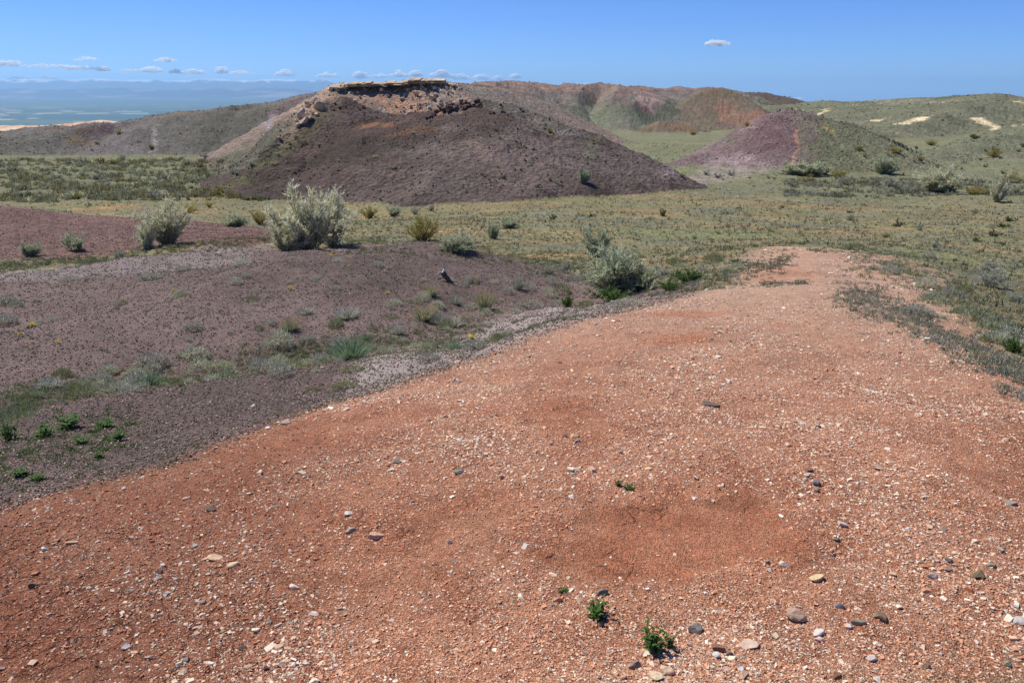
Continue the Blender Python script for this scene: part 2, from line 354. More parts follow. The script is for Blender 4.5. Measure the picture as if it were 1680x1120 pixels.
def zone_cols(x, y, z, lab):
    r = np.hypot(x, y); a0, b0 = np.arctan2(x, y), np.log(np.maximum(r, .05))
    w1 = fbm(x / r * 30, b0 * 22, 51, 4); w2 = fbm(x / r * 30 + 9, b0 * 22, 77, 4)
    a = a0 + .014 * w1; b = b0 + .022 * w2
    n1 = fbm(x / r * 9, b0 * 9, 21, 4) ; n2 = fbm(x / r * 40, b0 * 40, 22, 3); n3 = fbm(x / 6, y / 6, 23, 4)
    def mixc(c, k, m): return c * (1 - m[:, None]) + np.asarray(k) * m[:, None]
    # the grazed valley floor
    c = np.broadcast_to(S(127,122,90), (len(x), 3)).copy()
    c = mixc(c, S(144,128,96), sstep(-.1, .45, n1 + .3 * n2))
    c = mixc(c, S(118,118,104), sstep(.0, .5, -n1 + .4 * n2) * .8)
    c = mixc(c, S(118,124,86), sstep(.1, .5, fbm(x / 15, y / 6, 31, 4)) * .6)
    c = mixc(c, S(168,132,92), sstep(.15, .5, fbm(x / 9, y / 3, 37, 4)) * .65 * (1 - sstep(50, 60, r)))
    vg = sstep(.55, .8, a0 + .3) * 0
    c = mixc(c, S(117,120,93), sstep(48, 72, r + 14 * n1) * .7)
    # near slopes
    for q, k, k2, s in ((MOUND, S(128,102,93), S(112,88,80), .02), (PURP, S(134,115,108), S(112,96,90), .012)):
        m = near_mask(a, b, q, s, True)
        c = mixc(c, mixc(np.broadcast_to(k, c.shape), k2, sstep(-.2, .4, n3 + .3 * n2)), m)
    c = mixc(c, S(150,136,131), near_mask(a, b, PALEP, .03, True) * .9)
    c = mixc(c, S(176,162,155), near_mask(a, b, GREYG, .025, True) * .92)
    m = near_mask(a, b, RED, .045, True)
    red = mixc(np.broadcast_to(S(188,132,102), c.shape), S(168,110,82), sstep(-.25, .3, n1 + .4 * n2))
    red = mixc(red, S(196,160,136), sstep(3.6, 9, r) * .85)
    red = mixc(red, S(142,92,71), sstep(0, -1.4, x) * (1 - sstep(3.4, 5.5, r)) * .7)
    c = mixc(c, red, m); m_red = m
    # hills
    L = lambda *names: np.isin(lab, [i + 1 for i, h in enumerate(HILLS) if h['n'] in names])
    hn = fbm(x / 9, y / 9, 61, 5); hn2 = fbm(x / 3, y / 3, 62, 4); hn3 = fbm(x / 22, y / 22, 63, 4)
    def hill(c, msk, k, k2, k3):
        h_ = mixc(np.broadcast_to(k, c.shape), k2, sstep(-.1, .35, hn)); h_ = mixc(h_, k3, sstep(.1, .45, hn3 + .3 * hn2))
        return np.where(msk[:, None], h_, c)
    c = hill(c, L('dark_hill'), S(86,72,66), S(70,60,54), S(104,92,86))
    c = hill(c, L('mesa'), S(142,124,111), S(130,114,103), S(118,109,101))
    c = hill(c, L('grey_hills'), S(104,100,93), S(94,91,80), S(116,108,105))
    c = hill(c, L('pale_hill'), S(206,182,152), S(196,140,112), S(170,140,120))
    c = hill(c, L('far_ridge'), S(112,114,96), S(100,106,82), S(124,116,106))
    c = hill(c, L('red_hill'), S(112,98,84), S(104,98,78), S(138,102,86))
    c = hill(c, L('brown_hill'), S(94,80,74), S(86,78,66), S(106,80,76))
    pr_ = L('purple_ridge')
    c = hill(c, pr_, S(122,104,102), S(106,90,88), S(140,124,120))
    c = hill(c, pr_ & (a > math.atan((1306 - 840) / FPX / .955) + .02 * fbm(x / 4, y / 4, 66, 5)), S(116,115,91), S(102,104,80), S(134,128,104))
    c = hill(c, L('green_hills'), S(114,114,92), S(100,102,82), S(134,128,108))
    up_ = L('far_ridge') * sstep(-3.2, -.2, z + 2.6 * hn + 1.6 * hn2)
    c = mixc(c, mixc(np.broadcast_to(S(126,113,107), c.shape), S(104,92,89), sstep(-.15, .25, hn2)), up_ * .85)
    crest_ = L('far_ridge') * sstep(.2, 1.6, z + .9 * hn)
    c = mixc(c, mixc(np.broadcast_to(S(142,119,106), c.shape), S(122,102,94), sstep(-.1, .2, hn2)), crest_ * .8)
    for kind, q, k, s, cl, st in ZQ:
        c = mixc(c, k, near_mask(a, b, q, s, cl) * st * np.clip(.75 + 1.3 * n2 + .8 * fbm(x / r * 160, b0 * 160, 23, 2), 0, 1))
    # the plain far below: fields in bands
    pl = sstep(900, 1300, r) * (L() == 0) * (lab == 0)
    f = noise(x / 2600 + 3, y / 420, 90); f2 = noise(x / 900, y / 160 + 7, 91)
    p = mixc(np.broadcast_to(S(62,92,96), c.shape), S(86,104,96), sstep(-.1, .3, f)); p = mixc(p, S(196,182,156), sstep(.34, .46, noise(x / 1100, y / 110 + 7, 91) + .25 * f) * .75 * (1 - sstep(5000, 9000, r)))
    c = mixc(c, p, pl)
    jit = 1 + .06 * n2
    crack = np.clip(near_mask(a, b, CRK, .12, True) + .5 * sstep(.15, .4, n1), 0, 1) * m_red
    return np.concatenate([c * jit[:, None], crack[:, None]], 1)
HZ = [
 # dark hill: green-brown left flank, rusty saddle, pale scar, lilac lower right, dark crag foot
 ('l', [(350,318),(440,250),(500,200),(540,178)], S(98,96,66), .03, 0, .7),
 ('l', [(600,205),(640,206),(690,196)], S(142,100,70), .018, 0, .8),
 ('l', [(640,225),(700,215)], S(132,96,70), .02, 0, .5),
 ('l', [(770,232),(800,252),(815,268)], S(150,126,110), .012, 0, .45),
 ('p', [(800,235),(890,230),(990,290),(900,318),(790,318)], S(112,96,92), .03, 1, .6),
 ('l', [(540,172),(560,172),(600,190)], S(66,56,52), .02, 0, .8),
 ('l', [(640,250),(680,262),(620,240)], S(92,82,78), .02, 0, .6),
 # mesa: rusty talus and grey talus
 ('p', [(595,150),(690,146),(730,190),(640,185)], S(172,130,102), .01, 1, .85),
 ('p', [(545,150),(600,148),(640,180),(600,175),(560,158)], S(166,132,112), .01, 1, .85),
 ('p', [(690,140),(750,142),(790,170),(740,185)], S(158,140,124), .01, 1, .8),
 ('p', [(455,215),(500,162),(540,150),(555,162),(500,205),(455,235)], S(176,148,128), .01, 1, .8),
 ('p', [(315,275),(430,220),(474,192),(488,200),(462,228),(388,285),(320,300)], S(102,100,84), .008, 1, 1),
 # grey hills: white streaks, brown lip
 ('l', [(245,245),(255,222),(268,205)], S(168,162,160), .006, 0, .7),
 ('l', [(440,212),(448,190)], S(160,150,156), .01, 0, .7),
 ('l', [(262,202),(285,190),(330,184)], S(128,104,82), .008, 0, .8),
 ('l', [(60,215),(90,208),(130,212),(180,222)], S(108,84,78), .012, 0, .9),
 ('l', [(110,225),(140,230)], S(140,112,78), .01, 0, .6),
 ('l', [(455,185),(490,165)], S(110,88,86), .02, 0, .8),
 ('p', [(772,150),(830,152),(910,188),(965,228),(900,222),(800,176)], S(118,111,102), .01, 1, .8),
 ('l', [(1168,151),(1135,172),(1095,200)], S(98,86,74), .014, 0, .75),
 # far ridge: maroon and lilac gullies, green spur
 ('l', [(1018,153),(1035,168),(1068,188)], S(134,98,94), .010, 0, .75),
 ('l', [(1040,152),(1060,178),(1075,188)], S(178,150,142), .006, 0, .8),
 ('p', [(1045,150),(1090,152),(1075,185),(1060,180)], S(156,128,124), .008, 1, .8),
 ('l', [(900,150),(960,152),(1000,152),(1060,147)], S(144,118,102), .008, 0, .8),
 ('l', [(780,139),(835,136),(890,142)], S(144,120,104), .008, 0, .8),
 ('l', [(840,140),(870,156)], S(104,88,84), .01, 0, .7),
 ('l', [(770,148),(830,152),(900,160)], S(140,132,128), .01, 0, .6),
 # red cone
 ('l', [(1168,150),(1185,165),(1215,190),(1235,205)], S(146,112,92), .014, 0, .7),
 ('l', [(1180,175),(1190,195)], S(156,110,84), .012, 0, .7),
 ('l', [(1160,150),(1190,150)], S(120,84,66), .006, 0, .8),
 ('p', [(1062,214),(1085,203),(1140,214),(1120,218)], S(130,102,80), .006, 1, .8),
 ('l', [(1225,208),(1240,212)], S(186,168,166), .004, 0, .8),
 # purple ridge: dark head, pale foot, orange seam, green right half
 ('p', [(1240,205),(1262,188),(1295,181),(1302,240),(1255,250),(1225,240)], S(108,82,82), .012, 1, .8),
 ('p', [(1080,286),(1160,262),(1225,252),(1270,272),(1240,288),(1100,292)], S(158,140,138), .010, 1, .7),
 ('p', [(1308,183),(1350,196),(1395,206),(1435,234),(1480,264),(1440,285),(1300,286),(1306,240)], S(118,117,90), .006, 1, .5),
 ('l', [(1303,208),(1304,235),(1300,262),(1298,275)], S(184,138,108), .004, 0, .85),
 ('l', [(1344,198),(1370,220)], S(160,140,92), .006, 0, .7),
 # green hills: cream scars
 ('p', [(1344,189),(1382,176),(1365,180),(1352,188)], S(226,204,164), .0025, 1, 1),
 ('p', [(1415,200),(1440,198),(1462,190),(1450,200),(1443,203)], S(226,206,166), .0025, 1, 1),
 ('p', [(1462,205),(1500,194),(1535,190),(1510,200),(1480,206)], S(228,208,170), .003, 1, 1),
 ('p', [(1600,194),(1618,194),(1634,208),(1622,211)], S(226,206,166), .003, 1, 1),
 ('l', [(1662,205),(1680,206)], S(214,196,156), .003, 0, 1),
 ('l', [(1664,166),(1680,171)], S(206,184,146), .004, 0, 1),
 ('l', [(1545,168),(1570,166)], S(196,184,150), .003, 0, .8),
 ('l', [(1310,178),(1330,181)], S(206,196,160), .002, 0, .8),
 ('l', [(960,262),(1100,240),(1200,236)], S(108,110,78), .01, 0, .6),
]
ZQ = [(k, region(p), c_, s, cl == 1, st) for k, p, c_, s, cl, st in ZONES + HZ]

def build_land():
    th = np.concatenate([np.linspace(-180, -45, 55)[:-1], np.linspace(-45, -35, 60)[:-1], np.linspace(-35, 35, 1250), np.linspace(35, 45, 60)[1:], np.linspace(45, 180, 55)[1:]]) * math.pi / 180
    rr = np.concatenate([[.05, .4, .8, 1.2], np.exp(np.linspace(math.log(1.5), math.log(320), 1050)), np.exp(np.linspace(math.log(320), math.log(40000), 190))[1:]])
    T, Rr = np.meshgrid(th, rr, indexing='ij'); x = (np.sin(T) * Rr).ravel(); y = (np.cos(T) * Rr).ravel()
    z, lab = height(x, y, label=True)
    col = np.zeros((len(x), 4))
    for i in range(0, len(x), 300000):
        s = slice(i, i + 300000); col[s] = zone_cols(x[s], y[s], z[s], lab[s])
    V = np.stack([x, y, z], 1); nt_, nr = len(th), len(rr)
    I = np.arange(nt_ * nr).reshape(nt_, nr)
    F = np.stack([I[:-1, :-1], I[:-1, 1:], I[1:, 1:], I[1:, :-1]], -1).reshape(-1, 4)
    names = [h['n'] for h in HILLS]; order = []
    for n_ in names:
        if n_ not in order: order.append(n_)
    fam = np.array([0] + [order.index(n_) + 1 for n_ in names])
    fl = fam[lab[F[:, 0]]]; fr = np.hypot(x[F[:, 0]], y[F[:, 0]])
    kinds = [('ground', (fl == 0) & (fr < 17), M_NEAR), ('valley_floor', (fl == 0) & (fr >= 17) & (fr < 900), M_MID), ('plain', (fl == 0) & (fr >= 900), M_HILL)]
    kinds += [({'grey_hills': 'hills', 'pale_hill': 'hill', 'far_ridge': 'hills', 'green_hills': 'hills'}.get(n_, 'hill'), fl == i + 1, M_HILL) for i, n_ in enumerate(order)]
    for n_, k, m in kinds:
        if not k.any(): continue
        f = F[k]; used, inv = np.unique(f, return_inverse=True)
        me = mesh(n_, V[used], inv.reshape(f.shape), m, col[used], 'zone', True)
        obj(n_, me, kind='structure')
build_land()

# ------------------------------------------------------------------ far mountains across the plain
def build_mountains(name, x0, x1, y0, depth, prof, seed, snow):
    nx, ny = 520, 40
    X, Yd = np.meshgrid(np.linspace(x0, x1, nx), np.linspace(0, 1, ny), indexing='ij')
    p = prof(X)
    ridg = 1 - np.abs(fbm(X / 2600, Yd * 2 + seed, seed, 5)) * 1.6
    e = sstep(0, .55, Yd) * (1 - sstep(.75, 1, Yd) * .4)
    Z = -152 + (p + 152) * e * np.clip(ridg + .12, .3, 1.12)
    Y_ = y0 + Yd * depth
    c = np.broadcast_to(S(58, 68, 84), (X.size, 3)).copy()
    if snow:
        k = .75 * (sstep(165, 195, Z + 110 * fbm(X / 330, Yd * 11, seed + 3, 4))).ravel()[:, None]; c = c * (1 - k) + S(245, 246, 250) * k
    else:
        k = sstep(.05, .3, fbm(X / 900, Yd * 5, seed + 8, 4)).ravel()[:, None] * .6; c = c * (1 - k) + S(150, 130, 118) * k
    I = np.arange(nx * ny).reshape(nx, ny)
    F = np.stack([I[:-1, :-1], I[1:, :-1], I[1:, 1:], I[:-1, 1:]], -1).reshape(-1, 4)
    V = np.stack([X.ravel(), Y_.ravel(), Z.ravel()], 1)
    obj(name, mesh(name, V, F, M_HILL, c, 'zone', True), kind='structure')
def prof_hi(X):
    f = X / 21000.0
    return 185 + 95 * fbm(X / 1700, X * 0 + 4, 41, 6) - 330 * sstep(-.24, -.06, f) 
def prof_lo(X):
    f = X / 14500.0
    return -22 + 95 * fbm(X / 3600, X * 0 + 2, 43, 5) + 26 * np.exp(-((f + .43) / .09) ** 2) - 110 * sstep(-.3, -.1, f)
build_mountains('mountains', -19500, -1500, 19500, 4500, prof_hi, 3, True)
build_mountains('mountains', -13500, -1500, 13500, 3000, prof_lo, 9, False)

# ------------------------------------------------------------------ clouds: heaps of thin-edged puffs
def icos(sub):
    t = (1 + 5 ** .5) / 2
    v = [(-1,t,0),(1,t,0),(-1,-t,0),(1,-t,0),(0,-1,t),(0,1,t),(0,-1,-t),(0,1,-t),(t,0,-1),(t,0,1),(-t,0,-1),(-t,0,1)]
    f = [(0,11,5),(0,5,1),(0,1,7),(0,7,10),(0,10,11),(1,5,9),(5,11,4),(11,10,2),(10,7,6),(7,1,8),(3,9,4),(3,4,2),(3,2,6),(3,6,8),(3,8,9),(4,9,5),(2,4,11),(6,2,10),(8,6,7),(9,8,1)]
    v = [np.array(p) / np.linalg.norm(p) for p in v]
    for _ in range(sub):
        mid = {}; nf = []
        def m(a, b):
            k = (min(a, b), max(a, b))
            if k not in mid:
                p = v[a] + v[b]; v.append(p / np.linalg.norm(p)); mid[k] = len(v) - 1
            return mid[k]
        for a, b, c in f:
            x, y, z = m(a, b), m(b, c), m(c, a); nf += [(a, x, z), (b, y, x), (c, z, y), (x, y, z)]
        f = nf
    return np.array(v), np.array(f)
ICO1, ICO2, ICO3 = icos(1), icos(2), icos(3)
mc = bpy.data.materials.new('cloud'); mc.use_nodes = True; t_ = mc.node_tree
t_.nodes['Principled BSDF'].inputs['Base Color'].default_value = (1, 1, 1, 1); t_.nodes['Principled BSDF'].inputs['Roughness'].default_value = 1
t_.nodes['Principled BSDF'].inputs['Specular IOR Level'].default_value = 0
ct = t_.nodes.new('ShaderNodeBsdfTransparent'); cl_ = t_.nodes.new('ShaderNodeBsdfTranslucent'); cl_.inputs[0].default_value = (1, 1, 1, 1)
c1 = t_.nodes.new('ShaderNodeMixShader'); c1.inputs[0].default_value = .5; c2 = t_.nodes.new('ShaderNodeMixShader'); c2.inputs[0].default_value = .6
t_.links.new(t_.nodes['Principled BSDF'].outputs[0], c1.inputs[1]); t_.links.new(cl_.outputs[0], c1.inputs[2])
t_.links.new(c1.outputs[0], c2.inputs[1]); t_.links.new(ct.outputs[0], c2.inputs[2]); t_.links.new(c2.outputs[0], t_.nodes['Material Output'].inputs[0])
CLOUDS = [ # u, v, width px, height px, words
 (12,105,36,9,'small white cloud highest at the far left edge of the sky'), (75,108,56,7,'long low white cloud above the left plain'),
 (112,110,20,5,'tiny white cloud trailing behind the long low one'), (135,112,40,7,'flat white cloud beside the long low cloud at left'), (168,113,16,8,'little rounded puff ending the left row of clouds'),
 (142,97,28,6,'small flat cloud floating above the left row of clouds'), (272,99,26,6,'small bright cloud alone above the second row of clouds'),
 (215,116,32,5,'faint thin cloud between the left row and the middle puffs'), (250,115,30,9,'bright lumpy cloud in the middle of the left sky'),
 (290,118,20,7,'small puff just right of the bright lumpy cloud'), (320,118,30,8,'rounded white cloud over the snowy range'),
 (364,117,14,9,'upright small puff over the far range'), (395,120,40,6,'thin hazy cloud streak left of the grey hill crest'), (467,121,22,9,'rounded puff above the grey hill crest'),
 (540,124,30,8,'white puff above the left end of the caprock'), (592,124,22,10,'upright puff above the middle of the caprock'), (625,125,30,7,'soft low cloud over the caprock ledge'),
 (655,123,24,9,'rounded cloud over the right half of the caprock'), (682,122,18,9,'small domed cloud over the right part of the caprock'), (725,123,34,12,'heaped white cloud at the right end of the caprock'),
 (757,127,22,9,'low puff just right of the caprock'), (790,127,28,9,'cloud touching the saddle right of the caprock'), (816,129,20,6,'faint flat cloud low on the saddle'), (846,126,18,7,'bright puff above the second brown summit'),
 (1176,71,32,9,'lone white cloud high in the right of the sky'), (1312,163,16,5,'tiny cloud resting on the right skyline'), (963,139,14,5,'tiny faint cloud on the middle skyline'),
 (30,129,30,5,'faint cloud lying on the snowy range at the left edge'), (80,127,24,5,'low faint cloud just above the snowy range'),
]
for i, (u, v, wpx, hpx, lab) in enumerate(CLOUDS):
    rg = np.random.default_rng(500 + i); D = 23600
    x, y, z = at(u, v, D); px = D / FPX
    Wd, Hh = wpx * px * 1.25, hpx * px * 1.4
    npf = 44; V = []; F = []; off = 0; v0, f0 = ICO2
    for k in range(npf):
        s = rg.uniform(-1, 1); hump = (1 - abs(s) ** 1.6) * rg.uniform(.35, 1)
        r_ = Hh * rg.uniform(.16, .34) * (.45 + .6 * hump)
        cx = s * Wd * .46; cz = rg.uniform(0, 1) * Hh * .55 * hump - Hh * .15; cy = rg.uniform(-.3, .3) * Wd
        nn = 1 + .28 * noise(v0[:, 0] * 2 + k * 5, v0[:, 1] * 2 + v0[:, 2] * 2, i * 40 + k)
        if k == 0: r_, cx, cz, cy = Hh * .12, 0, 0, 0; V.append(v0 * [Wd * .44, Hh * .3, Hh * .12]); F.append(f0 + off); off += len(v0); continue
        V.append(v0 * nn[:, None] * np.array([r_ * rg.uniform(1.3, 2.6), r_ * 1.5, r_ * .85]) + [cx, cy, cz]); F.append(f0 + off); off += len(v0)
    me = mesh('cloud', np.concatenate(V), np.concatenate(F), mc, None, smooth=True)
    o = obj('cloud', me, loc=(float(x), float(y), float(z)), label=lab, category='cloud', group='small white clouds along the skyline')

# ------------------------------------------------------------------ stone and soil chips: uncountable gravel
CT = np.array([(-1,-1,-1),(1,-1,-1),(1,1,-1),(-1,1,-1),(-1,-1,1),(1,-1,1),(1,1,1),(-1,1,1)], float)
CFc = np.array([(0,3,2,1),(4,5,6,7),(0,1,5,4),(1,2,6,5),(2,3,7,6),(3,0,4,7)])
def rot_basis(rg, n_, tilt):
    yaw = rg.uniform(0, 2 * math.pi, n_); ta = rg.uniform(0, 2 * math.pi, n_); ti = np.abs(rg.normal(0, tilt, n_))
    ez = np.stack([np.sin(ti) * np.cos(ta), np.sin(ti) * np.sin(ta), np.cos(ti)], 1)
    h_ = np.stack([np.cos(yaw), np.sin(yaw), np.zeros(n_)], 1); ex = h_ - ez * (h_ * ez).sum(1, keepdims=True); ex /= np.linalg.norm(ex, axis=1, keepdims=True)
    return np.stack([ex, np.cross(ez, ex), ez], 1)
def chips(name, P, size, cols, rg, flat=(.25, .6), tilt=.35, m=M_CHIP, sink=.15, **props):
    n_ = len(P)
    T = CT[None] * rg.uniform(.45, 1.0, (n_, 8, 3)); T[:, 4:, :2] *= rg.uniform(.5, 1, (n_, 1, 1))
    sc = np.stack([size * rg.uniform(.75, 1.3, n_), size * rg.uniform(.45, .95, n_), size * rg.uniform(*flat, n_)], 1) * .5
    T = T * sc[:, None, :]
    V = np.einsum('nij,njk->nik', T, rot_basis(rg, n_, tilt)) + P[:, None, :]; V[:, :, 2] += (sc[:, 2] * (1 - 2 * sink))[:, None]
    F = (CFc[None] + (np.arange(n_) * 8)[:, None, None]).reshape(-1, 4)
    return obj(name, mesh(name, V.reshape(-1, 3), F, m, np.repeat(cols, 8, 0)), kind='stuff', **props)
def scatter(rg, n_, a0, a1, r0, r1, bias=0.0):
    """points whose number falls with the square of distance"""
    a = rg.uniform(a0, a1, n_); r = r0 * (r1 / r0) ** (rg.uniform(0, 1, n_))
    x = np.sin(a) * r; y = np.cos(a) * r
    return x, y, r, a
def in_zone(x, y, q, soft):
    return near_mask(np.arctan2(x, y) + .012 * fbm(x / np.hypot(x, y) * 30, np.log(np.hypot(x, y)) * 22, 51, 3), np.log(np.hypot(x, y)), q, soft, True)
PAL = np.array([S(214,192,168), S(200,166,140), S(226,208,186), S(188,140,110), S(202,188,174), S(164,146,132), S(124,116,110), S(168,108,80), S(238,224,204), S(88,82,80)])
PALW = np.array([.23, .22, .11, .17, .09, .07, .03, .06, .015, .008])
BAREQ = [z_[1] for z_ in ZQ[:4]]
def gravel():
    rg = np.random.default_rng(5)
    x, y, r, a = scatter(rg, 780000, -.78, .88, 1.7, 17.5)
    m = in_zone(x, y, RED, .05) > rg.uniform(0, 1, len(x))
    patch = fbm(x * 1.3, y * 1.3, 15, 4) * .9 + fbm(x * .5 + 5, y * .5, 16, 3) * .6
    dens = np.clip(.60 + 1.2 * patch + .22 * sstep(.2, 1.2, x), .14, 1) * (1 - .55 * sstep(-.2, -1.6, x) * (1 - sstep(3.5, 5, r)))
    dens *= sstep(.7, 1.25, bare(x, y) + .9 * fbm(x * 4, y * 4, 3, 4)) * .86 + .14
    for q in BAREQ[1:]: dens *= 1 - .8 * near_mask(np.arctan2(x, y), np.log(r), q, .03, True)
    m &= rg.uniform(0, 1, len(x)) < dens
    x, y, r = x[m], y[m], r[m]; n_ = len(x)
    clus = np.clip(.85 + .7 * fbm(x * 1.1 + 8, y * 1.1, 27, 4), .55, 1.5)
    size = clus * (.0025 + .0066 * rg.power(.45, n_) ** 2.6 * rg.uniform(.5, 1.6, n_)) * (r / 2.2) ** .42 * np.where(rg.uniform(0, 1, n_) < .03, rg.uniform(1.6, 2.8, n_), 1) * 1.6
    P = np.stack([x, y, height(x, y)], 1)
    k = rg.choice(len(PAL), n_, p=PALW / PALW.sum()); cols = PAL[k] * rg.uniform(.8, 1.15, (n_, 1))
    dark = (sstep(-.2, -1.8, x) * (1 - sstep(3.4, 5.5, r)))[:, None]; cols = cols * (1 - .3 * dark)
    # crumbs and curled flakes of the red earth itself
    xe, ye, re_, ae = scatter(rg, 88000, -.78, .88, 1.7, 9)
    k = (in_zone(xe, ye, RED, .02) > .5) & (bare(xe, ye) + .9 * fbm(xe * 4, ye * 4, 3, 4) > 1.0) & (fbm(xe * 2.2, ye * 2.2, 91, 4) + rg.uniform(-.4, .45, len(xe)) > -.02); xe, ye, re_ = xe[k], ye[k], re_[k]
    ce = np.where((xe < -.2 - .2 * ye)[:, None], S(154,102,78), S(192,142,112)) * rg.uniform(.85, 1.2, (len(xe), 1))
    chips('earth_crumbs', np.stack([xe, ye, height(xe, ye)], 1), (.006 + .012 * rg.power(.5, len(xe)) ** 2) * (re_ / 2.5) ** .3, ce, rg, flat=(.2, .6), tilt=.45, sink=.3, label='crumbs and flakes of the red earth on the ridge')
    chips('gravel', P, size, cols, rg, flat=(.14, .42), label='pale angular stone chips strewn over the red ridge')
    print('gravel', n_)
    # lumps of the violet and brown soil
    x, y, r, a = scatter(rg, 340000, -.64, .25, 2.8, 34)
    mp = in_zone(x, y, PURP, .012); mm = in_zone(x, y, MOUND, .02); mg = in_zone(x, y, GREYG, .02)
    m = np.maximum(mp, mm) * np.clip(.75 + .7 * fbm(x * 1.2, y * 1.2, 18, 3), .15, 1) > rg.uniform(0, 1, len(x))
    x, y, r, mm, mg = x[m], y[m], r[m], mm[m], mg[m]; n_ = len(x)
    size = (.005 + .011 * rg.power(.6, n_) ** 2) * (r / 4) ** .5
    P = np.stack([x, y, height(x, y)], 1)
    pal = np.array([S(122,102,92), S(104,86,76), S(142,124,116), S(92,78,70), S(150,122,102), S(172,154,142), S(100,96,88), S(205,190,176)])
    cols = pal[rg.choice(8, n_, p=[.28,.15,.24,.08,.09,.10,.04,.02])] * rg.uniform(.8, 1.15, (n_, 1))
    cols = np.where((mm > .5)[:, None], cols * [1.12, .92, .9], cols)
    # crumbs and curled flakes of the red earth itself
    xe, ye, re_, ae = scatter(rg, 88000, -.78, .88, 1.7, 9)
    k = (in_zone(xe, ye, RED, .02) > .5) & (bare(xe, ye) + .9 * fbm(xe * 4, ye * 4, 3, 4) > 1.0) & (fbm(xe * 2.2, ye * 2.2, 91, 4) + rg.uniform(-.4, .45, len(xe)) > -.02); xe, ye, re_ = xe[k], ye[k], re_[k]
    ce = np.where((xe < -.2 - .2 * ye)[:, None], S(154,102,78), S(192,142,112)) * rg.uniform(.85, 1.2, (len(xe), 1))
    chips('earth_crumbs', np.stack([xe, ye, height(xe, ye)], 1), (.006 + .012 * rg.power(.5, len(xe)) ** 2) * (re_ / 2.5) ** .3, ce, rg, flat=(.2, .6), tilt=.45, sink=.3, label='crumbs and flakes of the red earth on the ridge')
    chips('gravel', P, size, cols, rg, flat=(.4, .8), label='crumbly violet soil lumps on the slope below the knoll')
    print('lumps', n_)
    # broken stone on the hill flanks
    x, y, r, a = scatter(rg, 60000, -.62, .62, 50, 240)
    z, lab = height(x, y, label=True)
    nm = np.array([''] + [h['n'] for h in HILLS]); L = nm[lab]
    keep = (np.isin(L, ['dark_hill', 'mesa', 'purple_ridge', 'red_hill']) & (rg.uniform(0, 1, len(x)) < .8)) | (np.isin(L, ['grey_hills', 'far_ridge']) & (rg.uniform(0, 1, len(x)) < .3))
    keep &= fbm(x / 5, y / 5, 88, 3) + rg.uniform(-.3, .6, len(x)) > 0
    x, y, z, r, L = x[keep], y[keep], z[keep], r[keep], L[keep]; n_ = len(x)
    c = np.where((L == 'mesa')[:, None], S(188, 168, 144), np.where((L == 'dark_hill')[:, None], S(82, 68, 62), S(120, 106, 98))) * rg.uniform(.65, 1.4, (n_, 1))
    chips('scree', np.stack([x, y, z], 1), (.08 + .12 * rg.power(.5, n_) ** 3) * (r / 70) ** .5, c, rg, flat=(.4, .9), m=M_CHIP, label='broken stone littering the hill flanks')
gravel()
def talus():
    rg = np.random.default_rng(61); uv = []
    while len(uv) < 900:
        u = rg.uniform(540, 765); v = 140 + 50 * rg.uniform(0, 1) ** 1.6
        if rg.uniform() < (.35 if u < 660 else 1.0): uv.append((u, v))
    while len(uv) < 1300:
        t = rg.uniform(0, 1); uv.append((455 + 80 * t + rg.normal(0, 8), 228 - 66 * t + rg.normal(0, 9)))
    uv = np.array(uv); P = hit(uv[:, 0], uv[:, 1]); k = (P[:, 1] > 84) & (P[:, 1] < 125); P = P[k]; n_ = len(P)
    c = np.array([S(204,182,152), S(176,156,134), S(150,132,116), S(218,198,170)])[rg.choice(4, n_)] * rg.uniform(.8, 1.1, (n_, 1))
    chips('talus', P, .12 + .5 * rg.power(.35, n_) ** 3, c, rg, flat=(.35, .8), tilt=.5, label='pale broken rock spilling below the caprock')
talus()

# ------------------------------------------------------------------ single stones
def rock_mesh(seed, sub, dims, cuts, flat_top=0, col=None, m=M_STONE, rough=.06, smooth=False):
    rg = np.random.default_rng(seed); v0, f0 = (ICO1, ICO2, ICO3)[sub - 1]; v = v0.copy()
    for _ in range(cuts):
        n_ = rg.normal(size=3); n_ /= np.linalg.norm(n_); d = rg.uniform(.45, .8)
        s = v @ n_; v = np.where((s > d)[:, None], v - (s - d)[:, None] * n_, v)
    if flat_top: v[:, 2] = np.minimum(v[:, 2], flat_top)
    v = v * (1 + rough * noise(v0[:, 0] * 3 + seed, v0[:, 1] * 3 + v0[:, 2] * 2, seed))[:, None]
    v = v * np.asarray(dims) / 2
    c = np.broadcast_to(col, (len(v), 3)) * (1 + .12 * noise(v0[:, 0] * 2, v0[:, 2] * 2 + v0[:, 1], seed + 3))[:, None]
    return mesh('stone', v, f0, m, c, smooth=smooth)
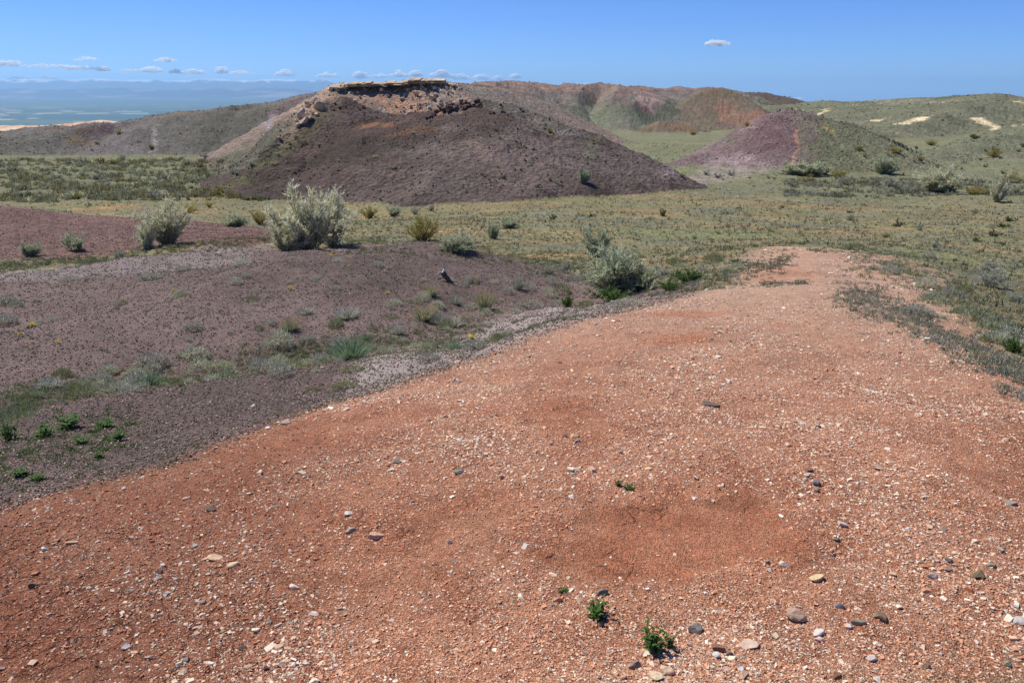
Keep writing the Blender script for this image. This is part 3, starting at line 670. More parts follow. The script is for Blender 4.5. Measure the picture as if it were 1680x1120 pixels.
STONES = [ # u, v (base), width px, height px, colour, label, category
 (1168,668,28,11,(96,90,88),'dark grey flat stone alone in the middle of the gravel ridge'),
 (1095,1104,28,17,(214,182,148),'pale orange blunt stone at the bottom edge beside the leafy plant'),
 (1074,1114,24,15,(220,196,160),'cream wedge stone touching the pale orange stone at the bottom edge'),
 (1044,1092,24,18,(120,104,96),'round brown stone in front of the largest leafy plant'),
 (1141,1034,26,18,(136,130,118),'greenish grey rounded stone right of the largest leafy plant'),
 (1230,1062,34,13,(214,186,164),'long pinkish stone at the right of the bottom stones'),
 (1178,1066,26,12,(124,84,64),'rust brown flat stone behind the small white stone'),
 (1175,1078,14,12,(214,212,210),'small white stone in front of the rust brown stone'),
 (1197,1074,14,9,(92,86,84),'small dark stone beside the rust brown stone'),
 (1216,1098,12,9,(212,214,222),'bluish white pebble low in the gravel near the bottom'),
 (990,976,20,13,(112,104,98),'grey splinter of stone above the small leafy plant'),
 (915,985,16,11,(186,134,104),'smooth orange pebble left of the small leafy plant'),
 (616,884,24,20,(206,164,134),'pale orange block of stone in the left of the gravel'),
 (574,873,18,12,(150,142,130),'grey green flake beside the pale orange block'),
 (570,846,18,9,(222,212,204),'long white flake of stone lying above the pale orange block'),
 (737,888,12,10,(228,220,200),'cream pebble between the two halves of the near gravel'),
 (752,774,18,9,(128,128,116),'greenish grey stone in the dense pale gravel'),
 (345,838,18,10,(84,70,62),'black broken stone on the smooth left slope'),
 (380,930,20,9,(216,184,146),'yellowish brick shaped stone on the left slope'),
 (353,917,24,6,(206,174,140),'thin yellowish stick of stone beside the brick shaped one'),
 (482,966,16,10,(222,206,190),'pale knob of stone right of the brick shaped one'),
 (304,817,13,6,(214,184,156),'cream slab of stone near the violet border'),
 (203,801,8,6,(226,220,216),'small white stone near the violet border'),
 (78,836,7,4,(226,220,214),'tiny white stone by the left edge'),
 (51,964,14,9,(90,84,66),'olive dark stone at the left edge'),
 (261,942,12,10,(110,100,100),'slate grey stone on the left slope'),
 (72,903,11,7,(226,214,200),'white bit of stone with a pale tip at the left edge'),
 (205,1062,12,11,(222,214,210),'white splinter standing on the lower left slope'),
 (243,1078,12,10,(168,144,132),'square dull stone on the lower left slope'),
 (396,1064,14,8,(104,92,86),'dark long stone on the lower left slope'),
 (421,1036,14,10,(222,208,186),'cream stone above the dark long stone'),
 (461,1096,14,9,(214,180,160),'pink flat stone in the lower left gravel'),
 (502,1092,11,11,(200,192,180),'whitish stone in the lower left gravel'),
 (438,1100,10,7,(98,66,66),'maroon pebble in the lower left gravel'),
 (1063,770,13,7,(218,186,140),'yellow pebble above the bare hollow'),
 (943,717,15,8,(206,168,128),'sandy flat stone beside a round dark one'),
 (926,718,9,6,(104,88,78),'round dark stone beside a sandy flat one'),
 (1329,772,14,8,(112,80,66),'brown blunt stone above the blue grey splinter'),
 (1340,794,20,12,(118,116,116),'blue grey curved splinter of stone at the right'),
 (1341,805,10,7,(84,78,76),'dark pebble just under the blue grey splinter'),
 (1342,955,24,13,(208,182,134),'yellow flake of stone right of the bare hollow'),
 (1288,928,16,9,(222,204,188),'white flake at the edge of the bare hollow'),
 (1262,936,11,14,(200,190,180),'pale upright stone at the lower edge of the bare hollow'),
 (1260,924,10,7,(98,94,92),'dark bluish pebble at the lower edge of the bare hollow'),
 (1305,1018,32,24,(160,134,116),'large half buried dull pink stone right of the leafy plants'),
 (1343,1044,20,10,(222,214,208),'white slab tipped in the gravel below the half buried stone'),
 (1342,1054,16,9,(218,190,172),'pinkish slab just below the white tipped slab'),
 (1376,1000,16,10,(120,122,126),'grey wet looking stone with a dark side'),
 (1393,1032,13,8,(224,216,210),'small bright white slab at lower right'),
 (1448,1018,26,13,(112,92,68),'brown half sunk stone with a shadowed hollow'),
 (1409,1027,20,16,(140,136,120),'green grey block of stone beside the brown half sunk one'),
 (1607,949,24,9,(104,88,60),'long olive brown stone near the right edge'),
 (1626,929,14,7,(120,118,98),'flat olive stone near the right edge'),
 (1558,922,12,10,(84,82,82),'blue black stone upright in the right gravel'),
 (1555,936,14,8,(136,112,100),'brown flat stone under the blue black one'),
 (1532,947,18,9,(180,164,156),'pale lilac slab in the right gravel'),
 (1372,886,10,7,(98,94,92),'dark blue pebble in the middle right gravel'),
 (1374,1112,18,15,(110,76,56),'rust stone at the bottom edge on the right'),
 (1520,1094,16,10,(126,110,92),'dull brown stone near the lower right corner'),
 (1672,1021,24,9,(188,182,178),'long pale splinter at the right edge'),
 (1657,1090,15,12,(132,140,116),'green grey stone near the lower right corner'),
 (1432,1085,15,11,(198,190,184),'pale oval stone at lower right'),
 (1660,828,22,7,(140,134,126),'thin grey flake near the right edge'),
 (1174,547,9,5,(232,222,190),'cream pebble by the upper bare patch'),
 (1182,546,11,6,(234,220,186),'larger cream pebble by the upper bare patch'),
 (978,536,6,4,(230,226,220),'white pebble near the violet border of the ridge'),
 (414,666,8,6,(232,222,214),'white stone on the violet slope'), (440,704,9,6,(232,226,222),'bright white stone at the edge of the red gravel'),
 (530,618,7,5,(224,200,170),'cream stone beside the low green mats'), (355,738,10,6,(214,160,130),'pink stone at the edge of the violet soil'),
]
placed = []
SP = np.array([s[:2] for s in STONES], float)
SH = hit(SP[:, 0], SP[:, 1])
for i, (s, p) in enumerate(zip(STONES, SH)):
    u, v, wpx, hpx, col, lab = s; col = tuple(.78 * c_ + .22 * m_ for c_, m_ in zip(col, (178, 150, 130)))
    D = math.hypot(p[0], p[1]); px = math.hypot(D, CZ - p[2]) / FPX
    wd = wpx * px; hg = min(hpx * px * .8, wd * .55)
    me = rock_mesh(900 + i, 2, (wd * 1.12, wd * (.6 + .3 * ((i * 7) % 5) / 5), hg * 1.3), 9 + i % 5, col=S(*col, k=1.05))
    o = obj('stone', me, loc=(p[0], p[1] + wd * .15, p[2] + hg * .28), label=lab, category='stone', group='loose stones on the ridge')
    o.rotation_euler = (.15 * math.sin(i * 3.1), .12 * math.cos(i * 2.3), (i * 2.399) % .9 - .45)
# further stones of middling size
rg = np.random.default_rng(77)
x, y, r, a = scatter(rg, 900, -.6, .6, 1.9, 9.5)
k = (in_zone(x, y, RED, .01) > .7) & (bare(x, y) > 1.3); x, y, r = x[k][:130], y[k][:130], r[k][:130]
z = height(x, y)
protos = [rock_mesh(1500 + i, 2, (1, .7 + .05 * (i % 4), .36), 10, col=S(*c)) for i, c in enumerate([(206,178,156), (182,136,112), (224,206,190), (150,138,128), (170,112,86), (196,180,166), (116,106,100), (210,172,138)])]
words_ = ['pinkish cream', 'light brown', 'whitish', 'dull grey', 'rusty red', 'pale grey', 'dark slate', 'sandy yellow']
for i in range(len(x)):
    j = int(rg.integers(8)); sz = rg.uniform(.010, .022) * (r[i] / 2.2) ** .5
    side = ['far left slope', 'left slope', 'left of the hollow', 'beside the hollow', 'right of the hollow', 'far right shoulder'][int(np.clip((math.atan2(x[i], y[i]) + .6) * 5, 0, 5))]
    near = 'nearest part' if r[i] < 2.8 else ('middle part' if r[i] < 5 else 'far part')
    o = obj('stone', protos[j], loc=(x[i], y[i], z[i] + sz * .1), label='small %s stone, %s, %s' % (words_[j], side, near), category='stone', group='small stones half sunk in the gravel')
    o.scale = (sz, sz, sz); o.rotation_euler = (rg.normal(0, .2), rg.normal(0, .2), rg.uniform(0, 6.28))

# caprock ledges, fallen blocks and dark crag
def ledge(u0, u1, v, D, th, dep, seed, lab, col):
    """a slab of bedded, jointed rock: blocks stepping in and out, strata standing proud, undercut in places"""
    rg = np.random.default_rng(seed); p0 = np.array(at(u0, v + 1.2, D)); p1 = np.array(at(u1, v + 1.2 - 1.0 * (u1 - u0) / 100 + 1.2 * math.sin(seed * 2.1), D - .5 * math.cos(seed * 1.7))); px = D / FPX
    nb = max(4, int((u1 - u0) / 6)); cuts = np.sort(np.concatenate([[0, 1], rg.uniform(.03, .97, nb - 1)])); t = np.sort(np.concatenate([cuts, cuts[1:-1] + .004, np.linspace(0, 1, 30)])); n_ = len(t)
    blk = np.clip(np.searchsorted(cuts, t - .002) - 1, 0, nb - 1)
    out = rg.uniform(.45, 1.15, nb); top = rg.uniform(-.22, .22, nb); under = rg.uniform(.3, 1.0, nb)
    layers = [(-.5, 0), (-.3, 1), (-.26, 2), (-.05, 3), (-.02, 4), (.04, 5), (.07, 6), (.32, 7), (.5, 8)]
    base_ins = [.75, .85, 1.12, 1.05, .86, .86, 1.06, .98, .45]; V = []; H_ = th * px; lay = rg.uniform(-.12, .12, (9, nb))
    for li, (hz, _) in enumerate(layers):
        for side in (0, 1):
            for k_, tt in enumerate(t):
                q = blk[k_]; c = p0 + (p1 - p0) * tt; tap = max(.05, 1 - abs(2 * tt - 1) ** 7) ** .6
                ins = base_ins[li] + lay[li, q]
                if li < 2: ins *= under[q]
                y_ = -dep * ins * out[q] * tap if side == 0 else dep * .9 * tap
                V.append((c[0], c[1] + y_, c[2] + H_ * (hz + (top[q] if li > 5 else top[q] * .3)) + (H_ * .35 if side else 0) * (li > 6)))
    V = np.array(V).reshape(len(layers), 2, n_, 3); I = np.arange(len(layers) * 2 * n_).reshape(len(layers), 2, n_); F = []
    for li in range(len(layers) - 1):
        for k_ in range(n_ - 1):
            F.append((I[li, 0, k_], I[li, 0, k_ + 1], I[li + 1, 0, k_ + 1], I[li + 1, 0, k_]))
            F.append((I[li, 1, k_ + 1], I[li, 1, k_], I[li + 1, 1, k_], I[li + 1, 1, k_ + 1]))
        F.append((I[li, 0, 0], I[li + 1, 0, 0], I[li + 1, 1, 0], I[li, 1, 0])); F.append((I[li, 0, -1], I[li, 1, -1], I[li + 1, 1, -1], I[li + 1, 0, -1]))
    for k_ in range(n_ - 1):
        F.append((I[-1, 0, k_], I[-1, 0, k_ + 1], I[-1, 1, k_ + 1], I[-1, 1, k_])); F.append((I[0, 1, k_], I[0, 1, k_ + 1], I[0, 0, k_ + 1], I[0, 0, k_]))
    V = V.reshape(-1, 3); tone = rg.uniform(.85, 1.12, nb)[blk]; c = np.broadcast_to(S(*col, k=1.1), (len(V), 3)) * np.tile(tone, len(layers) * 2)[:, None]
    o = V.mean(0)
    obj('rock_ledge', mesh('rock_ledge', V - o, np.array(F), M_ROCK, c), loc=tuple(o), label=lab, category='rock ledge', group='caprock ledges on the mesa rim')
for a_ in [(538,572,143.5,100.4,6,1.5,1,'short pale ledge stepping down at the left end of the caprock',(190,168,140)),
           (556,612,140,100.6,6,1.7,2,'long overhanging tan ledge left on the mesa rim',(184,158,128)),
           (606,636,138.3,101.2,4.5,1.3,3,'thin broken ledge in the middle of the mesa rim',(176,150,122)),
           (632,664,136.6,101.8,5,1.5,4,'pale ledge with a dark undercut right of the middle rim',(186,162,132)),
           (660,700,135,102.4,7,1.9,5,'thickest overhanging ledge on the mesa rim',(180,154,126)),
           (696,732,134,103,5.5,1.6,6,'high flat ledge at the right of the mesa rim',(188,164,134)),
           (726,748,139,104.4,4,1.3,7,'last low ledge where the mesa rim drops right',(170,150,128)),
           (800,822,136,195.5,3,2,8,'small dark ledge on the distant second summit',(150,132,116))]: ledge(*a_)
BL = [(526,183,17,16,'large upright pale block on the slope left of the caprock'), (494,194,15,13,'leaning grey block left on the boulder slope'), (507,196,20,8,'long flat block lying across the boulder slope'), (500,201,14,7,'broken slab under the long flat block'),
      (517,170,11,7,'small slab high on the boulder slope'), (504,172,8,6,'small block at the top of the boulder slope'), (490,206,7,5,'little block at the foot of the leaning grey one'), (486,200,6,5,'small pale stone left of the leaning block'), (462,216,7,5,'lone pale boulder low on the boulder slope'), (459,228,7,4,'lowest pale boulder by the green flank'),
      (535,184,8,6,'brown block beside the large upright one'), (512,188,8,6,'square block between the larger boulders'), (521,190,9,5,'tilted slab below the large upright block'), (482,189,5,4,'chip of pale rock above the leaning block'),
      (683,156,9,6,'square pale block under the right ledges'), (710,163,13,6,'cream slab fallen low beneath the right ledges'), (714,157,8,4,'small cream slab above the fallen one'), (733,169,5,4,'white block by the dark crag'), (703,173,6,4,'small white rock above the dark crag slope'), (690,141,7,5,'block breaking away from the right ledges'),
      (738,152,6,4,'grey block at the right of the scree'), (668,150,6,4,'tan block in the middle of the scree'), (722,150,7,4,'tan slab high in the right scree'), (698,149,6,4,'pale stone in the right scree'), (586,152,7,3,'thin pale slab under the left ledge'), (555,150,6,4,'brown block under the left end ledge')]
H_ = hit([b[0] for b in BL], [b[1] for b in BL])
for i, (b, p) in enumerate(zip(BL, H_)):
    px = math.hypot(p[0], p[1]) / FPX; wd, hg = b[2] * px, b[3] * px
    me = rock_mesh(2200 + i, 3, (wd * 1.25, wd * .9, hg * 1.7), 12, col=S(*[(196,166,134), (176,160,142), (186,158,130)][i % 3], k=1.0), m=M_ROCK, rough=.1)
    o = obj('boulder', me, loc=(p[0], p[1], p[2] + hg * .4), label=b[4], category='boulder', group='pale blocks fallen from the caprock'); o.rotation_euler = (.1, .35 * math.sin(i * 1.7), i * 1.1 % 3)
rg = np.random.default_rng(31)
CR = []
for i in range(46):
    t = rg.uniform(0, 1); u = 700 + 92 * t; v = 186 - 22 * math.sin(min(1, t * 1.35) * math.pi / 2) + rg.uniform(0, 12) + 1.5
    CR.append((u, v, rg.uniform(5, 13)))
for i in range(16): CR.append((rg.uniform(800, 860), rg.uniform(173, 188), rg.uniform(3, 7)))
for i in range(14): CR.append((rg.uniform(535, 625), 168 + abs(rg.normal(0, 9)) + 3, rg.uniform(3, 7)))
H_ = hit([c_[0] for c_ in CR], [c_[1] for c_ in CR])
dk = [rock_mesh(2600 + i, 2, (1, .9, .85), 10, col=S(*c), m=M_ROCK, rough=.22) for i, c in enumerate([(98,74,66), (82,64,60), (112,82,70), (90,76,72)])]
for i, (c_, p) in enumerate(zip(CR, H_)):
    if p[1] > 90: continue
    sz = c_[2] * math.hypot(p[0], p[1]) / FPX; j = i % 4
    if i < 46: where = '%s of the crag' % ('left tail' if c_[0] < 735 else 'middle' if c_[0] < 765 else 'right end')
    elif i < 62: where = 'summit right of the crag'
    else: where = 'left peak of the hill'
    o = obj('crag_rock', dk[j], loc=(p[0], p[1], p[2] + sz * .2), label='%s %s rock, %s' % ('large' if c_[2] > 9 else 'medium' if c_[2] > 6 else 'small', ['dark brown', 'blackish', 'rusty brown', 'grey brown'][j], where), category='rock', group='dark rocks of the hilltop crag')
    o.scale = (sz, sz, sz * rg.uniform(.7, 1.1)); o.rotation_euler = (rg.normal(0, .4), rg.normal(0, .4), rg.uniform(0, 6.28))
#NEXT2

# ------------------------------------------------------------------ plants
class Geo:
    def __init__(s): s.V = []; s.F = []; s.C = []; s.n = 0
    def add(s, V, F, c):
        V = np.asarray(V, float); s.V.append(V); s.F.append(np.asarray(F) + s.n); s.C.append(np.broadcast_to(c, (len(V), 3))); s.n += len(V)
    def mesh(s, name, m, smooth=False): return mesh(name, np.concatenate(s.V), np.concatenate(s.F), m, np.concatenate(s.C), smooth=smooth)
def tube(g, pts, r0, r1, c, k=5):
    pts = np.asarray(pts, float); n_ = len(pts); rr_ = np.linspace(r0, r1, n_) if np.isscalar(r1) else r1
    d = np.gradient(pts, axis=0); d /= np.linalg.norm(d, axis=1, keepdims=True) + 1e-9
    a = np.cross(d, [.3, .9, .2]); a /= np.linalg.norm(a, axis=1, keepdims=True); b = np.cross(d, a)
    th = np.arange(k) / k * 2 * math.pi
    V = pts[:, None] + rr_[:, None, None] * (np.cos(th)[None, :, None] * a[:, None] + np.sin(th)[None, :, None] * b[:, None]); V = V.reshape(-1, 3)
    I = np.arange(n_ * k).reshape(n_, k); F = []
    for i in range(n_ - 1):
        for j in range(k): F.append((I[i, j], I[i, (j + 1) % k], I[i + 1, (j + 1) % k], I[i + 1, j]))
    g.add(V, F, c)
def blades(g, P, Dr, L, Wd, cols, rg, droop=.0):
    """thin tapering leaves as quads (base pair, tip pair)"""
    n_ = len(P); sd_ = np.cross(Dr, rg.normal(size=(n_, 3))); sd_ /= np.linalg.norm(sd_, axis=1, keepdims=True) + 1e-9
    tip = P + Dr * L[:, None] - np.array([0, 0, 1]) * (droop * L)[:, None] if np.isscalar(droop) else P
    w = Wd[:, None]
    V = np.stack([P - sd_ * w * .5, P + sd_ * w * .5, P + (tip - P) * .6 + sd_ * w * .42, tip, P + (tip - P) * .6 - sd_ * w * .42], 1)
    I = np.arange(n_)[:, None] * 5
    F = np.concatenate([I + np.array([[0, 1, 2, 4]]), ], 0); F2 = I + np.array([[4, 2, 3, 3]])
    # tip as a thin quad: use five corners folded to keep every face four sided
    V6 = np.stack([V[:, 0], V[:, 1], V[:, 2], V[:, 4], tip + sd_ * w * .08, tip - sd_ * w * .08], 1)
    I = np.arange(n_)[:, None] * 6
    F = np.concatenate([I + np.array([[0, 1, 2, 3]]), I + np.array([[3, 2, 4, 5]])], 0)
    g.add(V6.reshape(-1, 3), F, np.repeat(cols, 6, 0))
def unit(v): return v / (np.linalg.norm(v, axis=-1, keepdims=True) + 1e-9)
def bush(seed, H, Wd, stems, twigs, leafL, leafW, pal, spread=.5, up=.6, bark=(110,98,84), hollow=.15, tip=None, lobes=0, r0=.012):
    """shrub of arching stems carrying sprays of fine leaves; returns geometry for branches and foliage"""
    rg = np.random.default_rng(seed); gb, gf = Geo(), Geo(); P = []; Dn = []; Hh = []
    pal = np.array([S(*c, k=.72) for c in pal])
    for i in range(stems):
        az = rg.uniform(0, 2 * math.pi); lean = (rg.uniform(0, 1) ** .6) * spread * math.pi / 2
        L = H * rg.uniform(.62, 1.05) * (1 - .25 * lean)
        if lobes: L *= 1 + .28 * math.sin(az * lobes + seed)
        e = np.array([math.cos(az) * math.sin(lean), math.sin(az) * math.sin(lean), math.cos(lean)])
        rad = Wd / 2 / max(H * .7 * math.sin(max(spread, .05) * math.pi / 2), .01)
        p0 = np.array([rg.normal(0, Wd * .05), rg.normal(0, Wd * .05), -.02 * H]); pts = [p0]; d = e * [min(rad, 1.6), min(rad, 1.6), 1]
        nseg = 6
        for s_ in range(nseg):
            d = d + rg.normal(0, .13, 3) + np.array([0, 0, .05]); pts.append(pts[-1] + d / np.linalg.norm(d) * L / nseg)
        pts = np.array(pts)
        tube(gb, pts, H * r0, H * r0 * .25, S(*bark) * rg.uniform(.7, 1.2), 4)
        for s_ in range(twigs):
            t = rg.uniform(hollow, 1); f = t * nseg; k_ = min(int(f), nseg - 1); q = pts[k_] + (pts[k_ + 1] - pts[k_]) * (f - k_)
            td = unit(unit(pts[k_ + 1] - pts[k_]) * .6 + rg.normal(0, .55, 3) + [0, 0, up * .6]); tl_ = H * rg.uniform(.08, .20)
            m_ = int(rg.integers(7, 13)); tt = rg.uniform(0, 1, m_)
            P.append(q + td * (tl_ * tt)[:, None]); Dn.append(unit(td + rg.normal(0, .42, (m_, 3)) + [0, 0, up * .3])); Hh.append(np.full(m_, t))
    P = np.concatenate(P); Dn = np.concatenate(Dn); Hh = np.concatenate(Hh); n_ = len(P)
    c = pal[rg.choice(len(pal), n_)] * rg.uniform(.75, 1.2, (n_, 1))
    if tip is not None: c = np.where((rg.uniform(0, 1, n_) < .5 * Hh)[:, None], S(*tip, k=.75), c)
    blades(gf, P, Dn, leafL * rg.uniform(.6, 1.3, n_), leafW * rg.uniform(.7, 1.2, n_), c, rg)
    return gb, gf
def tuft(seed, H, Wd, n_, w, pal, tipc=None):
    rg = np.random.default_rng(seed); gf = Geo(); pal = np.array([S(*c, k=.72) for c in pal])
    a = rg.uniform(0, 2 * math.pi, n_); l = rg.uniform(0, 1, n_) ** .7
    P = np.stack([np.cos(a) * l * Wd * .22, np.sin(a) * l * Wd * .22, np.zeros(n_) - .01], 1)
    D = unit(np.stack([np.cos(a) * l * Wd / H * .75, np.sin(a) * l * Wd / H * .75, np.ones(n_)], 1) + rg.normal(0, .16, (n_, 3)))
    L = H * rg.uniform(.5, 1.1, n_)
    blades(gf, P, D, L, np.full(n_, w), pal[rg.choice(len(pal), n_)] * rg.uniform(.7, 1.25, (n_, 1)), rg)
    if tipc is not None:
        k = n_ // 2; q = P[:k] + D[:k] * (L[:k] * .8)[:, None]
        blades(gf, q, unit(D[:k] + rg.normal(0, .3, (k, 3))), L[:k] * .45, np.full(k, w * .8), np.broadcast_to(S(*tipc, k=.75), (k, 3)) * rg.uniform(.8, 1.2, (k, 1)), rg)
    return gf
def cushion(seed, H, Wd, n_, L, w, pal):
    """low dense dome of short twigs"""
    rg = np.random.default_rng(seed); gf = Geo(); pal = np.array([S(*c, k=.72) for c in pal])
    d = unit(rg.normal(size=(n_, 3))); d[:, 2] = np.abs(d[:, 2]); lob = 1 + .22 * noise(d[:, 0] * 2.2 + seed, d[:, 1] * 2.2, seed) + .15 * noise(d[:, 0] * 6, d[:, 1] * 6, seed + 1)
    P = d * np.array([Wd / 2, Wd / 2, H]) * (lob * rg.uniform(.68, .98, n_))[:, None]
    c = pal[rg.choice(len(pal), n_)] * rg.uniform(.7, 1.2, (n_, 1))
    blades(gf, P, unit(d + rg.normal(0, .5, (n_, 3)) + [0, 0, .3]), L * rg.uniform(.6, 1.3, n_), np.full(n_, w), c, rg)
    g2 = Geo()
    for i in range(14):
        a = rg.uniform(0, 6.28); e = np.array([math.cos(a) * Wd * .42, math.sin(a) * Wd * .42, H * rg.uniform(.2, .8)])
        tube(g2, [(0, 0, -.01), e * .5 + [0, 0, H * .1], e], H * .04, H * .015, S(120, 108, 96), 4)
    return g2, gf
def herb(seed, H, n_stem, n_leaf, leaf, col, flower=None):
    """upright leafy stems with broad oval leaves"""
    rg = np.random.default_rng(seed); gb, gf, gl = Geo(), Geo(), Geo()
    for s_ in range(n_stem):
        a = rg.uniform(0, 6.28); e = np.array([math.cos(a) * .45, math.sin(a) * .45, 1]) * H * rg.uniform(.55, 1.0); b0 = np.array([rg.normal(0, H * .12), rg.normal(0, H * .12), -.003])
        pts = np.array([b0, b0 + e * [.25, .25, .5], b0 + e]); tube(gb, pts, H * .025, H * .012, S(96, 120, 60), 4)
        for k in range(n_leaf):
            t = (k + .6) / n_leaf; q = pts[0] + (pts[2] - pts[0]) * t; az = k * 2.4 + s_; d = np.array([math.cos(az), math.sin(az), .75]); d /= np.linalg.norm(d)
            L = leaf * (1.1 - .45 * t) * rg.uniform(.8, 1.2); sd_ = np.cross(d, [0, 0, 1]); sd_ /= np.linalg.norm(sd_); up_ = np.cross(sd_, d)
            prof = [(0, .05), (.25, .32), (.55, .42), (.8, .3), (1, .05)]
            V = [];
            for (tt, ww) in prof:
                c0 = q + d * L * tt - np.array([0, 0, 1]) * L * .25 * tt * tt
                V += [c0 - sd_ * L * ww * .5 + up_ * L * ww * .12, c0 - up_ * 0, c0 + sd_ * L * ww * .5 + up_ * L * ww * .12]
            F = []
            for i in range(4):
                for j in range(2): F.append((i * 3 + j, i * 3 + j + 1, i * 3 + j + 4, i * 3 + j + 3))
            gf.add(V, F, S(*col) * rg.uniform(.75, 1.25))
        if flower is not None:
            m_ = 14; P = pts[2] + rg.normal(0, H * .09, (m_, 3)); blades(gl, P, unit(rg.normal(size=(m_, 3)) + [0, 0, .6]), np.full(m_, H * .16), np.full(m_, H * .13), np.broadcast_to(S(*flower, k=.95), (m_, 3)), rg)
    return gb, gf, gl
SILV = [(176,174,140), (150,150,114), (190,186,158), (130,130,96), (162,158,126)]
OLIV = [(150,138,78), (122,116,66), (168,156,96), (104,100,58)]
GREYB = [(158,156,140), (136,136,120), (178,176,162), (120,122,104)]
SAGE = [(140,146,118), (120,128,96), (164,166,138), (104,114,84)]
GREEN = [(84,108,54), (66,90,44), (104,126,66), (56,76,40)]
YELG = [(168,158,60), (150,148,70), (128,130,64), (190,172,58)]
GRAS = [(104,124,94), (84,104,78), (128,144,112)]
PROTO = {}
def proto(kind):
    if kind in PROTO: return PROTO[kind]
    k, i = kind
    if k == 'saxaul': gb, gf = bush(40 + i, 1, 1.25, 46, 46, .085, .013, SILV, .46, .9, (104,90,72), .06, (204,202,178), 3, .010); parts = [('branches', gb, M_BARK), ('foliage', gf, M_LEAF)]
    elif k == 'olive': gb, gf = bush(50 + i, 1, 1.4, 24, 26, .08, .009, OLIV, .55, .6, (90,74,56), .15, None, 0, .016); parts = [('branches', gb, M_BARK), ('foliage', gf, M_LEAF)]
    elif k == 'sage': gb, gf = bush(60 + i, 1, 1.5, 42, 38, .09, .014, SAGE, .58, .7, (120,110,96), .04, (186,188,160), 2, .012); parts = [('branches', gb, M_BARK), ('foliage', gf, M_LEAF)]
    elif k == 'grey': gb, gf = bush(70 + i, 1, 1.7, 18, 20, .11, .013, GREYB, .62, .6, (116,106,96), .1, None, 0, .012); parts = [('branches', gb, M_BARK), ('foliage', gf, M_LEAF)]
    elif k == 'green': gb, gf = bush(80 + i, 1, 1.8, 18, 24, .10, .022, GREEN, .62, .4, (80,70,56), .1, None, 0, .012); parts = [('branches', gb, M_BARK), ('foliage', gf, M_LEAF)]
    elif k == 'yellow': gb, gf = bush(90 + i, 1, 1.5, 16, 18, .11, .016, YELG, .58, .6, (98,84,60), .1, None, 0, .012); parts = [('branches', gb, M_BARK), ('foliage', gf, M_LEAF)]
    elif k == 'small':   # distant shrub, light
        gb, gf = bush(100 + i, 1, 1.6, 12, 9, .17, .030, [GREYB, SAGE, OLIV, SILV][i % 4], .6, .6, (96,86,74), .05, None, 0, .02); gf.V += gb.V; gf.F += [f + gf.n for f in gb.F]; gf.C += gb.C; parts = [('shrub', gf, M_LEAF)]
    elif k == 'dab':     # distant low clump, very light
        gb, gf = bush(130 + i, 1, 2.2, 7, 6, .26, .06, [GREYB, SAGE, [(96,100,66),(82,86,58)], GREEN][i % 4], .7, .5, (96,86,74), .05, None, 0, .02); gf.V += gb.V; gf.F += [f + gf.n for f in gb.F]; gf.C += gb.C; parts = [('shrub', gf, M_LEAF)]
    elif k == 'cushion': g2, gf = cushion(140 + i, 1, 2.6, 1500, .16, .035, [GREYB + [(120,112,96)], [(176,176,150),(150,152,120),(128,130,98)], [(112,116,76),(96,104,62),(130,128,88)]][i % 3]); parts = [('branches', g2, M_BARK), ('foliage', gf, M_LEAF)]
    elif k == 'clump':
        g2, gf = cushion(240 + i, 1, 2.6, 700, .2, .05, [GREYB, [(170,170,146),(150,152,124)], [(120,122,86),(104,110,72)], SAGE][i]); parts = [('shrub', gf, M_LEAF)]
    elif k == 'tuft': parts = [('foliage', tuft(150 + i, 1, 1.7, 420, .028, [GRAS, GREYB, SAGE][i % 3], [None, None, (170,140,104)][i % 3]), M_LEAF)]
    elif k == 'herb': gb, gf, gl = herb(160 + i, 1, 9, 7, .38, (74,104,46)); parts = [('stems', gb, M_BARK), ('leaves', gf, M_LEAF)]
    elif k == 'flower': gb, gf, gl = herb(170 + i, 1, 6, 4, .32, (110,128,70), (226,206,40)); parts = [('stems', gb, M_BARK), ('leaves', gf, M_LEAF), ('blossom', gl, M_LEAF)]
    elif k == 'orange': gb, gf, gl = herb(180 + i, 1, 6, 5, .3, (120,130,100), (214,128,40)); parts = [('stems', gb, M_BARK), ('leaves', gf, M_LEAF), ('blossom', gl, M_LEAF)]
    PROTO[kind] = [(n_, g.mesh(n_, m)) for n_, g, m in parts]
    return PROTO[kind]
NAMES = dict(saxaul='shrub', olive='shrub', sage='shrub', grey='shrub', green='shrub', yellow='shrub', small='shrub', dab='shrub', cushion='cushion_plant', clump='cushion_plant', tuft='grass_tuft', herb='leafy_plant', flower='flowering_plant', orange='flowering_plant')
def plant(kind, p, hgt, wid, lab, group=None, rz=0, lean=0):
    """hgt, wid in metres; a thing with parts, or one mesh when the kind is a light one"""
    pr = proto(kind); nm = NAMES[kind[0]]
    me0 = pr[0][1]
    if len(pr) == 1: root = bpy.data.objects.new(nm, me0); C.objects.link(root)
    else:
        root = bpy.data.objects.new(nm, None); root.empty_display_size = .1; C.objects.link(root)
        for n_, me in pr: obj(n_, me, root)
    natural = dict(saxaul=.92, olive=1.2, sage=1.1, grey=1.6, green=1.7, yellow=1.4, small=1.6, dab=2.2, cushion=2.6, clump=2.6, tuft=1.7, herb=1.1, flower=1.0, orange=1.0)[kind[0]]
    root.location = (float(p[0]), float(p[1]), float(p[2])); k_ = .68 if kind[0] == 'flower' else 1.0; root.scale = (k_ * wid / natural, k_ * wid / natural, hgt * k_); root.rotation_euler = (lean, 0, rz)
    root['label'] = lab; root['category'] = {'shrub': 'shrub', 'cushion_plant': 'cushion plant', 'grass_tuft': 'grass tuft', 'leafy_plant': 'plant', 'flowering_plant': 'flower'}[nm]
    if group: root['group'] = group
    return root
